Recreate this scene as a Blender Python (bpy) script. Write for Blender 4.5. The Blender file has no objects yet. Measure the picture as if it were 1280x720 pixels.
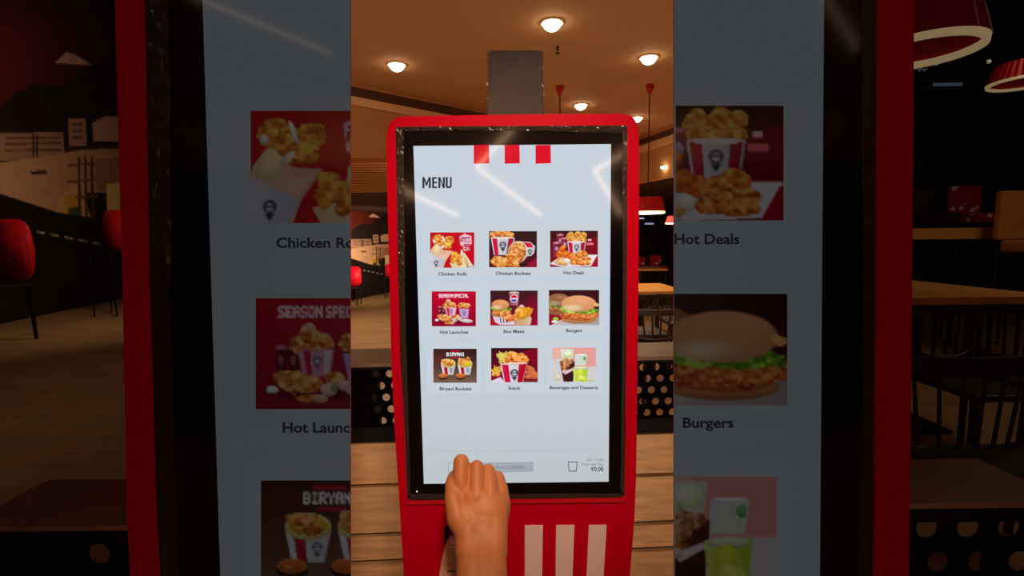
import bpy, bmesh, math, random
import numpy as np
from mathutils import Vector, Matrix
random.seed(4)
SC = bpy.context.scene
COL = SC.collection
# ------------------------------------------------------------------ camera
CAM = Vector((0, 0, 1.45)); F = 600.0
p = math.radians(5.8); rho = 0.0108
X = Vector((1, 0, 0)); U0 = Vector((0, math.sin(p), math.cos(p))); FW = Vector((0, math.cos(p), -math.sin(p)))
RT = X * math.cos(rho) - U0 * math.sin(rho); UP = U0 * math.cos(rho) + X * math.sin(rho)
cd = bpy.data.cameras.new('camera'); cam = bpy.data.objects.new('camera', cd); COL.objects.link(cam)
m = Matrix.Identity(4)
for i in range(3):
    m[i][0] = RT[i]; m[i][1] = UP[i]; m[i][2] = -FW[i]; m[i][3] = CAM[i]
cam.matrix_world = m; cd.sensor_width = 36; cd.lens = 36 * F / 1280; cd.clip_start = 0.02; cd.clip_end = 100
SC.camera = cam
def ray(x, y): return FW + RT * ((x - 640) / F) - UP * ((y - 360) / F)
def PY(x, y, Y): r = ray(x, y); return CAM + r * (Y / r.y)              # point of a vertical plane at depth Y
def PH(x, y, h): r = ray(x, y); return CAM + r * ((h - CAM.z) / r.z)     # point at height h
def PD(x, y, d): return CAM + ray(x, y) * d
def PP(x, y, o, n): r = ray(x, y); return CAM + r * ((o - CAM).dot(n) / r.dot(n))
ZOOM = 1280 / 403.0
def zx(x): return 640 + ZOOM * (x - 640.5)
def zy(y): return 360 + ZOOM * (y - 360)
KY = 0.71                                                               # front of the small kiosk
# ------------------------------------------------------------------ materials
def lin(c):
    return tuple(((v / 255) / 12.92 if v / 255 <= 0.04045 else ((v / 255 + 0.055) / 1.055) ** 2.4) for v in c)
MATS = {}
def mat(name, rgb, rough=0.5, metal=0.0, var=0.0, scale=8.0, stretch=(1, 1, 1), bump=0.0, emit=None, estr=0.0, spec=0.5, alpha=1.0, coat=0.0):
    if name in MATS: return MATS[name]
    mt = bpy.data.materials.new(name); mt.use_nodes = True
    nt = mt.node_tree; b = nt.nodes['Principled BSDF']
    c = lin(rgb)
    b.inputs['Base Color'].default_value = (*c, 1); b.inputs['Roughness'].default_value = rough
    b.inputs['Metallic'].default_value = metal; b.inputs['Specular IOR Level'].default_value = spec
    b.inputs['Alpha'].default_value = alpha; b.inputs['Coat Weight'].default_value = coat; b.inputs['Coat Roughness'].default_value = .08
    tc = nt.nodes.new('ShaderNodeTexCoord'); mp = nt.nodes.new('ShaderNodeMapping'); mp.inputs['Scale'].default_value = stretch
    nz = nt.nodes.new('ShaderNodeTexNoise'); nz.inputs['Scale'].default_value = scale; nz.inputs['Detail'].default_value = 5
    nt.links.new(tc.outputs['Object'], mp.inputs['Vector']); nt.links.new(mp.outputs['Vector'], nz.inputs['Vector'])
    if var:
        rp = nt.nodes.new('ShaderNodeValToRGB'); rp.color_ramp.elements[0].position = .3; rp.color_ramp.elements[1].position = .7
        rp.color_ramp.elements[0].color = (*[v * (1 - var) for v in c], 1); rp.color_ramp.elements[1].color = (*[min(1, v * (1 + var)) for v in c], 1)
        nt.links.new(nz.outputs['Fac'], rp.inputs['Fac']); nt.links.new(rp.outputs['Color'], b.inputs['Base Color'])
    if bump:
        bp = nt.nodes.new('ShaderNodeBump'); bp.inputs['Strength'].default_value = bump; bp.inputs['Distance'].default_value = .01
        nt.links.new(nz.outputs['Fac'], bp.inputs['Height']); nt.links.new(bp.outputs['Normal'], b.inputs['Normal'])
    if emit:
        b.inputs['Emission Color'].default_value = (*lin(emit), 1); b.inputs['Emission Strength'].default_value = estr
    MATS[name] = mt; return mt
def attr_mat(name, strength=None, rough=0.06):
    if name in MATS: return MATS[name]
    mt = bpy.data.materials.new(name); mt.use_nodes = True; nt = mt.node_tree; b = nt.nodes['Principled BSDF']
    a = nt.nodes.new('ShaderNodeAttribute'); a.attribute_name = 'Col'
    if strength is None:
        nt.links.new(a.outputs['Color'], b.inputs['Base Color']); b.inputs['Roughness'].default_value = .6
    else:
        b.inputs['Base Color'].default_value = (.004, .004, .005, 1); b.inputs['Roughness'].default_value = rough
        nt.links.new(a.outputs['Color'], b.inputs['Emission Color']); b.inputs['Emission Strength'].default_value = strength
    MATS[name] = mt; return mt
def screen_mat(name, rgb, strength, rough=.06):
    return mat(name, (8, 8, 10), rough, emit=rgb, estr=strength)
# ------------------------------------------------------------------ object helpers
def tag(o, label=None, cat=None, group=None, kind=None):
    if label: o['label'] = label
    if cat: o['category'] = cat
    if group: o['group'] = group
    if kind: o['kind'] = kind
    return o
def empty(name, loc=(0, 0, 0), label=None, cat=None, group=None):
    o = bpy.data.objects.new(name, None); COL.objects.link(o); o.location = loc; o.empty_display_size = .1
    return tag(o, label, cat, group)
def link(name, me, mats, parent=None, smooth=False):
    if not isinstance(mats, (list, tuple)): mats = [mats]
    for mt in mats: me.materials.append(mt)
    if smooth:
        for f in me.polygons: f.use_smooth = True
    o = bpy.data.objects.new(name, me); COL.objects.link(o)
    if parent:
        o.parent = parent
        q = parent; off = Vector((0, 0, 0))
        while q: off += Vector(q.location); q = q.parent
        for v in me.vertices: v.co -= off                              # meshes are written in world coordinates
    return o
def pyd(name, vs, fs, mats, parent=None, smooth=False, mi=None):
    me = bpy.data.meshes.new(name); me.from_pydata([tuple(v) for v in vs], [], fs)
    o = link(name, me, mats, parent, smooth)
    if mi: me.polygons.foreach_set('material_index', mi)
    return o
class MB:
    def __init__(s): s.bm = bmesh.new()
    def box(s, a, b, rot=None, bev=0):
        a = Vector(a); b = Vector(b); c = (a + b) / 2; d = b - a
        M = Matrix.Translation(c) @ (rot.to_4x4() if rot else Matrix.Identity(4)) @ Matrix.Diagonal((abs(d.x), abs(d.y), abs(d.z), 1))
        r = bmesh.ops.create_cube(s.bm, size=1, matrix=M)
        if bev:
            es = list({e for v in r['verts'] for e in v.link_edges})
            bmesh.ops.bevel(s.bm, geom=es, offset=bev, segments=2, affect='EDGES', profile=.5)
        return s
    def bar(s, a, b, r0, r1=None, seg=10):
        a = Vector(a); b = Vector(b); r1 = r0 if r1 is None else r1; d = b - a
        M = Matrix.Translation((a + b) / 2) @ d.to_track_quat('Z', 'Y').to_matrix().to_4x4()
        bmesh.ops.create_cone(s.bm, cap_ends=True, segments=seg, radius1=r0, radius2=r1, depth=d.length, matrix=M); return s
    def sph(s, c, r, sc=(1, 1, 1), seg=16):
        bmesh.ops.create_uvsphere(s.bm, u_segments=seg, v_segments=max(6, seg // 2), radius=r, matrix=Matrix.Translation(c) @ Matrix.Diagonal((*sc, 1))); return s
    def path(s, pts, r, seg=8):
        for a, b in zip(pts[:-1], pts[1:]): s.bar(a, b, r, r, seg)
        for q in pts: s.sph(q, r, seg=8)
        return s
    def lathe(s, c, prof, seg=32, pleat=0.0, n=24):
        rings = []
        for (r, z) in prof:
            rings.append([s.bm.verts.new((c[0] + r * (1 + pleat * math.cos(n * 2 * math.pi * k / seg)) * math.cos(2 * math.pi * k / seg), c[1] + r * (1 + pleat * math.cos(n * 2 * math.pi * k / seg)) * math.sin(2 * math.pi * k / seg), c[2] + z)) for k in range(seg)])
        for A, B in zip(rings[:-1], rings[1:]):
            for k in range(seg): s.bm.faces.new((A[k], A[(k + 1) % seg], B[(k + 1) % seg], B[k]))
        return s
    def poly(s, pts, th):                                               # prism: front outline + thickness vector
        th = Vector(th); a = [s.bm.verts.new(q) for q in pts]; b = [s.bm.verts.new(Vector(q) + th) for q in pts]; n = len(a)
        s.bm.faces.new(a); s.bm.faces.new(b[::-1])
        for k in range(n): s.bm.faces.new((a[k], b[k], b[(k + 1) % n], a[(k + 1) % n]))
        return s
    def build(s, name, mats, parent=None, smooth=False, clean=True):
        bmesh.ops.recalc_face_normals(s.bm, faces=s.bm.faces)
        me = bpy.data.meshes.new(name); s.bm.to_mesh(me); s.bm.free()
        return link(name, me, mats, parent, smooth)
# ------------------------------------------------------------------ small picture painter (colours of what the display and the mural show)
def vnoise(h, w, sc, seed):
    rg = np.random.RandomState(seed); out = np.zeros((h, w)); amp = 1; tot = 0
    for o in range(3):
        n = max(2, int(sc * 2 ** o)); g = rg.rand(n + 2, n + 2)
        yy = np.linspace(0, n, h, endpoint=False); xx = np.linspace(0, n, w, endpoint=False)
        yi = yy.astype(int); xi = xx.astype(int); fy = (yy - yi)[:, None]; fx = (xx - xi)[None]
        fy = fy * fy * (3 - 2 * fy); fx = fx * fx * (3 - 2 * fx)
        v = (g[yi][:, xi] * (1 - fy) * (1 - fx) + g[yi + 1][:, xi] * fy * (1 - fx) + g[yi][:, xi + 1] * (1 - fy) * fx + g[yi + 1][:, xi + 1] * fy * fx)
        out += v * amp; tot += amp; amp *= .55
    return out / tot
FONT = {'A': '01110 10001 10001 11111 10001 10001 10001', 'B': '11110 10001 10001 11110 10001 10001 11110', 'C': '01111 10000 10000 10000 10000 10000 01111',
 'E': '11111 10000 10000 11110 10000 10000 11111', 'I': '01110 00100 00100 00100 00100 00100 01110', 'K': '10001 10010 10100 11000 10100 10010 10001',
 'L': '10000 10000 10000 10000 10000 10000 11111', 'N': '10001 11001 11101 10111 10011 10001 10001', 'O': '01110 10001 10001 10001 10001 10001 01110',
 'P': '11110 10001 10001 11110 10000 10000 10000', 'R': '11110 10001 10001 11110 10100 10010 10001', 'S': '01111 10000 10000 01110 00001 00001 11110',
 'Y': '10001 10001 01010 00100 00100 00100 00100', '9': '01110 10001 10001 01111 00001 00001 01110', 'H': '10001 10001 10001 11111 10001 10001 10001',
 'U': '10001 10001 10001 10001 10001 10001 01110', 'T': '11111 00100 00100 00100 00100 00100 00100', 'D': '11110 10001 10001 10001 10001 10001 11110', ' ': '00000 ' * 6 + '00000'}
class Pic:
    def __init__(s, w, h, bg, asp=1.3):
        s.w, s.h = w, h; s.asp = asp; s.c = np.zeros((h, w, 3)); s.c[:] = bg
        s.x = ((np.arange(w) + .5) / w)[None].repeat(h, 0); s.y = ((np.arange(h) + .5) / h)[:, None].repeat(w, 1)
        s.k = 0
    def nz(s, sc): s.k += 1; return vnoise(s.h, s.w, sc, s.k * 7 + 1)
    def put(s, mk, col):
        mk = np.clip(mk, 0, 1)[..., None]; s.c = s.c * (1 - mk) + np.asarray(col, float) * mk
    def grad(s, top, bot):
        t = s.y[..., None]; s.c = np.array(top, float) * (1 - t) + np.array(bot, float) * t
    def ed(s, cx, cy, rx, ry, rot=0, wob=0, sc=6):
        a = math.radians(rot); dx = (s.x - cx) * s.asp; dy = s.y - cy
        u = (dx * math.cos(a) + dy * math.sin(a)) / (rx * s.asp); v = (-dx * math.sin(a) + dy * math.cos(a)) / ry
        d = np.sqrt(u * u + v * v)
        if wob: d = d + (s.nz(sc) - .5) * wob
        return d, v
    def ell(s, cx, cy, rx, ry, col, rot=0, wob=0, soft=.08, shade=.25):
        d, v = s.ed(cx, cy, rx, ry, rot, wob); mk = (1 - d) / soft
        sh = 1 - shade * np.clip(v, -1, 1)[..., None] * .6 - shade * .5 * np.clip(d, 0, 1)[..., None] ** 3
        s.put(mk, np.clip(np.array(col, float) * sh, 0, 255))
    def fry(s, cx, cy, rx, ry, rot=0, dark=(150, 66, 22), mid=(216, 126, 52), hi=(250, 200, 128), sc=22):
        d, v = s.ed(cx, cy, rx * 1.06, ry * 1.06, rot, .75, 11); n = (s.nz(sc) - .5) * 1.7 + .6 - .25 * v
        n = np.clip(n, 0, 1)[..., None]; dk, md, h = (np.array(q, float) for q in (dark, mid, hi))
        col = np.where(n < .5, dk + (md - dk) * n * 2, md + (h - md) * (n - .5) * 2) * (1.04 - .10 * np.clip(d, 0, 1)[..., None] ** 3)
        s.put((1 - d) / .08, np.clip(col, 0, 255))
    def poly(s, pts, col, col2=None, soft=None):
        soft = soft or 1.0 / s.w; ins = np.zeros((s.h, s.w), bool); n = len(pts)
        acc = np.zeros((s.h, s.w))
        for ox, oy in ((-.25, -.25), (.25, -.25), (-.25, .25), (.25, .25)):
            xx = s.x + ox / s.w; yy = s.y + oy / s.h; ins = np.zeros((s.h, s.w), bool)
            for i in range(n):
                x0, y0 = pts[i]; x1, y1 = pts[(i + 1) % n]
                if y0 == y1: continue
                c = ((y0 > yy) != (y1 > yy)) & (xx < (x1 - x0) * (yy - y0) / (y1 - y0) + x0); ins ^= c
            acc += ins
        cc = np.array(col, float)
        if col2 is not None:
            xs = [q[0] for q in pts]; t = np.clip((s.x - min(xs)) / (max(xs) - min(xs) + 1e-9), 0, 1)[..., None]; cc = cc * (1 - t) + np.array(col2, float) * t
        s.put(acc / 4, cc)
    def rect(s, x0, y0, x1, y1, col): s.poly([(x0, y0), (x1, y0), (x1, y1), (x0, y1)], col)
    def text(s, t, x0, y0, x1, y1, col, fat=.0):
        n = len(t); cw = (x1 - x0) / (n * 6 - 1); ch = (y1 - y0) / 7
        for i, c in enumerate(t):
            for r, row in enumerate(FONT[c].split()):
                for q, b in enumerate(row):
                    if b == '1':
                        xx = x0 + (i * 6 + q) * cw; yy = y0 + r * ch; s.rect(xx - fat * cw, yy - fat * ch, xx + cw * (1 + fat), yy + ch * (1 + fat), col)
    def emblem(s, cx, cy, r, col=(60, 62, 80)):                         # blurred dark line mark on the cartons
        s.ell(cx, cy - r * .35, r * .62, r * .75, col, soft=.3, shade=0); s.ell(cx, cy - r * .3, r * .42, r * .5, (215, 215, 222), soft=.4, shade=0)
        s.rect(cx - r * .45, cy - r * .45, cx + r * .45, cy - r * .28, col); s.poly([(cx - r * .4, cy + r * .35), (cx + r * .4, cy + r * .35), (cx, cy + r * 1.1)], col)
    def bucket(s, xl, xr, y0, y1, tap=.14, emb=True, red=(200, 20, 60), white=(226, 222, 226)):
        w = xr - xl
        def q(a, b): 
            def X0(f, y): t = (y - y0) / (y1 - y0); return xl + w * tap * t + f * w * (1 - 2 * tap * t)
            return [(X0(a, y0), y0), (X0(b, y0), y0), (X0(b, y1), y1), (X0(a, y1), y1)]
        s.poly(q(0, 1), white, tuple(v * .82 for v in white)); s.poly(q(.05, .26), red); s.poly(q(.74, .95), tuple(v * .85 for v in red))
        s.ell((xl + xr) / 2, y0, w / 2, .025, (240, 225, 225), shade=0)
        if emb: s.emblem((xl + xr) / 2, (y0 + y1) / 2, (y1 - y0) * .28)
    def fries(s, cx, cy, n, L, spread, col=(240, 190, 80), base=-90):
        rg = random.Random(n * 31 + int(cx * 100))
        for i in range(n):
            a = math.radians(base + rg.uniform(-spread, spread)); ox = cx + rg.uniform(-.07, .07); l = L * rg.uniform(.7, 1.1)
            ex, ey = ox + math.cos(a) * l, cy + math.sin(a) * l * s.asp; nx, ny = -math.sin(a) * .012, math.cos(a) * .012 * s.asp
            f = rg.uniform(.82, 1.1); s.poly([(ox - nx, cy - ny), (ex - nx, ey - ny), (ex + nx, ey + ny), (ox + nx, cy + ny)], tuple(min(255, v * f) for v in col))
    def burger(s, cx, cy, w, h, bun=(222, 150, 96), dull=1.0):
        f = lambda c: tuple(v * dull for v in c)
        s.ell(cx, cy + h * .36, w * .47, h * .16, f((214, 140, 84)), shade=.3)
        s.ell(cx + .02 * w, cy + h * .3, w * .4, h * .12, f((196, 110, 60)), shade=.2)
        s.fry(cx + w * .02, cy + h * .2, w * .47, h * .2, dark=f((150, 50, 18)), mid=f((214, 108, 50)), hi=f((246, 176, 110)), sc=26)
        d, v = s.ed(cx, cy + h * .03, w * .52, h * .14, 3, .5, 16); n = np.clip((s.nz(24) - .5) * 2.6 + .5, 0, 1)[..., None]
        s.put((1 - d) / .1, np.array(f((70, 130, 20)), float) * (1 - n) + np.array(f((190, 220, 80)), float) * n)
        s.ell(cx - w * .01, cy - h * .19, w * .46, h * .30, f(bun), shade=.12); s.put(np.clip(1.1 - s.ed(cx - w * .18, cy + -.04 * h, w * .3, h * .14)[0], 0, .75), f((240, 222, 180)))
        s.put(np.clip(.9 - s.ed(cx + w * .1, cy - h * .3, w * .3, h * .13)[0], 0, .5), f((236, 172, 124)))
def pic_rolls(w, h):
    s = Pic(w, h, (200, 4, 28)); s.put((s.nz(4) - .5) * .5, (150, 0, 30))
    s.poly([(.02, .5), (.12, .33), (.3, .5), (.52, .52), (.36, .8), (.3, 1), (0, 1), (0, .62)], (238, 204, 170), (224, 160, 130))
    s.ell(.14, .5, .09, .2, (240, 214, 160), 25, .1)
    for a, b, c, d in ((.2, .22, .13, .13), (.3, .3, .12, .13), (.42, .24, .12, .14), (.36, .38, .12, .1), (.48, .17, .06, .06)): s.fry(a, b, c, d, mid=(214, 122, 44), hi=(250, 206, 90))
    s.ell(.31, .2, .02, .12, (244, 236, 226), -20, .2); s.ell(.27, .42, .03, .09, (250, 220, 200), 50, .2); s.ell(.1, .26, .03, .05, (240, 220, 210), 0, .3)
    s.poly([(0, .6), (.14, .62), (.36, .8), (.28, 1), (0, 1)], (214, 208, 218), (190, 186, 200)); s.emblem(.14, .88, .09)
    s.poly([(.02, .62), (.2, .64), (.5, .52), (.34, .76)], (236, 190, 160))
    s.poly([(.7, .55), (.78, .58), (.97, .94), (.95, 1), (.5, 1), (.44, .86), (.62, .8)], (232, 200, 150), (240, 222, 190)); s.poly([(.8, .97), (.98, .92), (1, 1), (.78, 1)], (200, 190, 205))
    for a, b, c, d in ((.55, .64, .09, .09), (.62, .72, .1, .1), (.53, .78, .07, .1), (.66, .82, .07, .1)): s.fry(a, b, c, d, mid=(216, 124, 40), hi=(248, 190, 80))
    s.ell(.72, .6, .025, .13, (238, 226, 190), -8, .2); s.ell(.82, .84, .025, .17, (214, 170, 110), -20, .1)
    s.poly([(.66, .12), (.76, .06), (.78, .0), (.8, .06), (.93, .1), (.94, .32), (.9, .36), (.9, .5), (.76, .53), (.74, .4), (.68, .36)], (250, 190, 205))
    s.rect(.69, .14, .9, .17, (110, 40, 70)); s.text('ROLL', .69, .19, .92, .28, (130, 10, 50), .25); s.text('99', .76, .33, .89, .48, (170, 10, 40), .3)
    return s
def pic_buckets(w, h):
    s = Pic(w, h, (44, 20, 26)); s.grad((46, 24, 26), (90, 8, 34)); s.poly([(.7, 1), (1, .72), (1, 1)], (150, 10, 50))
    for a, b, c, d in ((.1, .1, .1, .12), (.22, .06, .1, .12), (.35, .07, .1, .11), (.45, .12, .07, .1)): s.fry(a, b, c, d)
    s.bucket(.04, .54, .19, .66, .13); s.poly([(.4, .3), (.5, .6), (.36, .66)], (150, 30, 50))
    s.poly([(.55, .28), (.86, .3), (.96, .42), (.94, .6), (.88, .68), (.6, .72)], (222, 218, 220), (200, 196, 200)); s.poly([(.68, .3), (.86, .33), (.93, .45), (.72, .45)], (205, 20, 60)); s.emblem(.85, .58, .08)
    s.ell(.6, .58, .21, .31, (244, 220, 205), 12, 0, .05); s.ell(.59, .58, .18, .28, (120, 44, 16), 12); s.fry(.6, .5, .15, .2, 10); s.fry(.58, .68, .15, .17)
    for a, b, c, d in ((.2, .82, .14, .14), (.36, .86, .14, .13), (.5, .84, .12, .15), (.44, .72, .1, .09), (.28, .94, .12, .08), (.56, .94, .1, .08)): s.fry(a, b, c, d, mid=(214, 122, 40))
    s.ell(.72, .93, .12, .05, (50, 20, 20), 0, 0, .5); return s
def pic_deals(w, h):
    s = Pic(w, h, (110, 8, 26)); s.grad((60, 16, 22), (150, 6, 30)); s.poly([(.75, .3), (1, .15), (1, .7), (.75, .66)], (128, 6, 28))
    for x, y in ((.14, .12), (.23, .22), (.06, .34)):
        s.poly([(x, y), (x + .15, y), (x + .13, y + .4), (x + .02, y + .4)], (160, 40, 70), (100, 20, 40)); s.ell(x + .075, y, .075, .03, (220, 130, 150)); s.ell(x + .08, y + .16, .035, .06, (180, 150, 190))
    s.poly([(0, .9), (.16, .76), (.6, .66), (1, .66), (.86, .97), (.4, 1), (.1, .98)], (224, 214, 220), (236, 228, 232)); s.poly([(0, .92), (.3, 1), (0, 1)], (150, 6, 40)); s.poly([(.97, .7), (1, .7), (1, 1), (.84, 1)], (170, 6, 40))
    for a, b, c, d in ((.42, .15, .08, .1), (.5, .2, .09, .09), (.6, .16, .1, .12), (.7, .14, .07, .1), (.44, .26, .08, .06), (.68, .26, .08, .06), (.56, .27, .08, .06)): s.fry(a, b, c, d, mid=(212, 134, 50), hi=(246, 196, 110))
    s.bucket(.36, .75, .31, .64, .1)
    for a, b, c, d, r in ((.26, .5, .06, .14, 30), (.2, .64, .08, .1, 0), (.34, .66, .1, .1, 0), (.43, .7, .08, .1, 20)): s.fry(a, b, c, d, r, mid=(224, 96, 24), hi=(246, 150, 60))
    for a, b, c, d in ((.56, .72, .12, .12), (.68, .66, .1, .12), (.62, .84, .14, .1), (.76, .8, .1, .1), (.5, .86, .1, .07), (.7, .9, .14, .06)): s.fry(a, b, c, d, mid=(226, 118, 40), hi=(250, 190, 110))
    s.fry(.2, .84, .09, .09, mid=(230, 190, 140)); s.ell(.36, .84, .065, .08, (244, 232, 220)); s.ell(.3, .92, .06, .05, (220, 170, 90))
    s.rect(.79, .23, .86, .28, (250, 190, 196)); s.rect(.76, .33, .9, .4, (244, 110, 120)); return s
def pic_launch(w, h):
    s = Pic(w, h, (190, 0, 42)); s.grad((196, 0, 40), (150, 0, 40)); s.text('SEASON', .165, .08, .475, .18, (255, 226, 232), .3); s.text('SPECIAL', .5, .08, .83, .18, (255, 226, 232), .3)
    s.ell(.45, .84, .42, .1, (112, 0, 30), 0, 0, .5)
    for x in (.14, .23):
        s.poly([(x, .46), (x + .09, .46), (x + .08, .68), (x + .01, .68)], (96, 10, 30)); s.ell(x + .045, .45, .045, .025, (190, 120, 130)); s.ell(x + .04, .56, .02, .05, (170, 90, 110))
    s.fry(.42, .42, .14, .12); s.fry(.37, .32, .05, .08, 20); s.ell(.39, .27, .03, .04, (240, 190, 150)); s.fry(.5, .4, .06, .08)
    s.poly([(.3, .46), (.56, .46), (.53, .7), (.34, .72)], (222, 150, 180)); s.poly([(.34, .48), (.39, .48), (.4, .7), (.37, .7)], (190, 20, 60)); s.poly([(.49, .47), (.54, .47), (.52, .7), (.49, .71)], (230, 200, 214)); s.emblem(.44, .58, .06, (120, 70, 130))
    s.fry(.73, .42, .13, .08, mid=(224, 120, 60)); s.fry(.66, .38, .05, .06); s.fry(.82, .4, .05, .06); s.poly([(.62, .5), (.84, .5), (.82, .76), (.66, .76)], (196, 160, 210)); s.emblem(.73, .62, .07, (70, 60, 130))
    for a, b, c, d in ((.22, .72, .09, .08), (.3, .76, .12, .1), (.4, .78, .08, .08), (.55, .72, .07, .06)): s.fry(a, b, c, d, mid=(212, 130, 60))
    s.ell(.12, .82, .045, .035, (250, 236, 236)); s.fry(.38, .9, .12, .04); s.ell(.52, .82, .06, .06, (236, 200, 190)); s.ell(.56, .8, .03, .04, (150, 170, 110)); s.ell(.63, .78, .05, .05, (240, 190, 180), 0, .3); s.ell(.78, .84, .15, .055, (216, 204, 200), 4, .1); s.ell(.46, .9, .06, .04, (226, 170, 140)); return s
def pic_box(w, h):
    s = Pic(w, h, (60, 22, 30)); s.grad((52, 26, 30), (150, 4, 40)); s.put((1.2 - s.ed(.95, .6, .25, .6)[0]) * .6, (160, 0, 44)); s.poly([(0, .8), (.2, .8), (.25, 1), (0, 1)], (176, 20, 34))
    s.poly([(.39, .06), (.61, .06), (.58, .42), (.42, .42)], (150, 70, 90), (190, 130, 150)); s.ell(.5, .07, .11, .04, (226, 180, 170)); s.ell(.5, .23, .085, .12, (240, 230, 240), 0, 0, .1, 0)
    s.put((1 - s.ed(.5, .23, .07, .1)[0]) / .1 * (s.y < .22), (205, 20, 50)); s.put((1 - s.ed(.5, .23, .07, .1)[0]) / .1 * (s.y > .26), (50, 70, 170))
    s.poly([(.04, .68), (.14, .74), (.72, .85), (.6, .98), (.2, .97), (.1, .9)], (226, 206, 220)); s.poly([(.5, .8), (.86, .84), (.84, .98), (.5, 1)], (200, 150, 110), (224, 200, 180))
    for x in (.2, .26, .32): s.poly([(x, .78), (x + .02, .78), (x + .04, .92), (x + .02, .92)], (70, 30, 70))
    s.burger(.22, .5, .42, .5)
    for a, b, c, d in ((.36, .66, .08, .08), (.22, .68, .08, .06), (.4, .78, .1, .1), (.5, .78, .07, .08)): s.fry(a, b, c, d, mid=(226, 116, 50))
    s.ell(.7, .66, .19, .16, (236, 160, 40), -20, .3); s.fries(.66, .72, 26, .2, 38, (250, 186, 60), -60); s.fries(.76, .7, 20, .17, 30, (246, 160, 40), -75); s.ell(.66, .45, .05, .04, (230, 210, 220))
    s.fry(.58, .62, .06, .14, 20, mid=(240, 150, 50)); s.poly([(.62, .88), (.84, .72), (.87, .8), (.84, .98), (.64, .98)], (208, 160, 110), (226, 196, 170)); return s
def pic_burger(w, h):
    s = Pic(w, h, (62, 14, 22)); s.grad((52, 16, 22), (96, 10, 34)); s.poly([(0, .68), (.3, .72), (.2, 1), (0, 1)], (150, 10, 50)); s.poly([(.2, .86), (.6, .8), (1, .7), (1, 1), (.05, 1)], (206, 190, 186), (170, 160, 160))
    s.burger(.2, .4, .5, .62, (196, 126, 84), .78); s.burger(.6, .54, .78, .8, (228, 160, 110)); s.ell(.14, .82, .06, .05, (170, 210, 60), 0, .4); s.ell(.12, .9, .07, .045, (240, 230, 216), 0, .3); s.fry(.94, .42, .05, .05)
    return s
def pic_biryani(w, h):
    s = Pic(w, h, (54, 26, 24)); s.grad((48, 20, 22), (120, 92, 74)); s.put((1.1 - s.ed(.1, .3, .3, .4)[0]) * .5, (110, 46, 32))
    s.rect(.38, .05, .62, .09, (190, 20, 50)); s.text('BIRYANI', .31, .12, .71, .22, (244, 240, 240), .35); s.rect(.41, .25, .62, .29, (190, 30, 60))
    for x in (.18, .56):
        s.poly([(x, .47), (x + .33, .47), (x + .28, .76), (x + .05, .76)], (226, 224, 226), (196, 200, 206)); s.poly([(x + .06, .5), (x + .14, .5), (x + .16, .76), (x + .09, .76)], (180, 16, 50)); s.emblem(x + .23, .64, .07, (90, 110, 130))
        s.ell(x + .165, .43, .175, .13, (244, 226, 140)); s.ell(x + .165, .42, .145, .09, (240, 180, 60)); 
    s.fry(.3, .36, .12, .06, mid=(220, 140, 60)); s.fry(.37, .46, .07, .05, mid=(196, 110, 40)); s.fry(.66, .37, .11, .09, mid=(220, 140, 60)); s.ell(.78, .46, .09, .08, (226, 196, 40), 0, .2); s.fry(.8, .3, .05, .06)
    for x in (.23, .62): s.ell(x, .82, .12, .09, (60, 26, 18)); s.ell(x, .79, .115, .07, (222, 130, 60)); s.ell(x, .79, .09, .05, (216, 106, 46))
    s.ell(.2, .8, .03, .02, (230, 150, 90)); return s
def pic_snack(w, h):
    s = Pic(w, h, (70, 6, 26)); s.grad((58, 10, 26), (140, 6, 34)); s.poly([(.7, .1), (1, 0), (1, .7)], (130, 4, 30)); s.poly([(0, .96), (.2, .84), (.3, 1), (0, 1)], (226, 216, 226)); s.poly([(.6, .96), (1, .96), (1, 1), (.6, 1)], (120, 80, 60))
    s.fries(.12, .72, 24, .16, 60, (236, 184, 60)); s.fry(.1, .76, .1, .06, mid=(230, 150, 60))
    s.fries(.3, .42, 34, .24, 34, (236, 206, 100), -98); s.fries(.42, .3, 14, .14, 25, (236, 200, 100)); s.ell(.22, .32, .06, .16, (226, 206, 96), 10, .4)
    for a, b, c, d in ((.4, .34, .09, .13), (.5, .26, .1, .14), (.64, .26, .1, .1), (.7, .34, .11, .13), (.56, .38, .1, .08)): s.fry(a, b, c, d, mid=(236, 130, 46), hi=(252, 190, 100), sc=12)
    s.poly([(.2, .46), (.78, .44), (.68, 1), (.28, 1)], (226, 222, 228), (206, 204, 214)); s.poly([(.23, .48), (.37, .48), (.42, 1), (.3, 1)], (206, 14, 70)); s.poly([(.6, .47), (.77, .45), (.67, 1), (.56, 1)], (190, 6, 36)); s.ell(.49, .455, .3, .035, (244, 210, 200), -2); s.emblem(.5, .78, .16)
    for a, b, c, d, r in ((.84, .6, .12, .07, 30), (.82, .72, .1, .07, 10), (.9, .78, .12, .12, 30), (.8, .84, .08, .06, 0)): s.ell(a, b, c, d, (214, 110, 66), r, .1)
    return s
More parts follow.
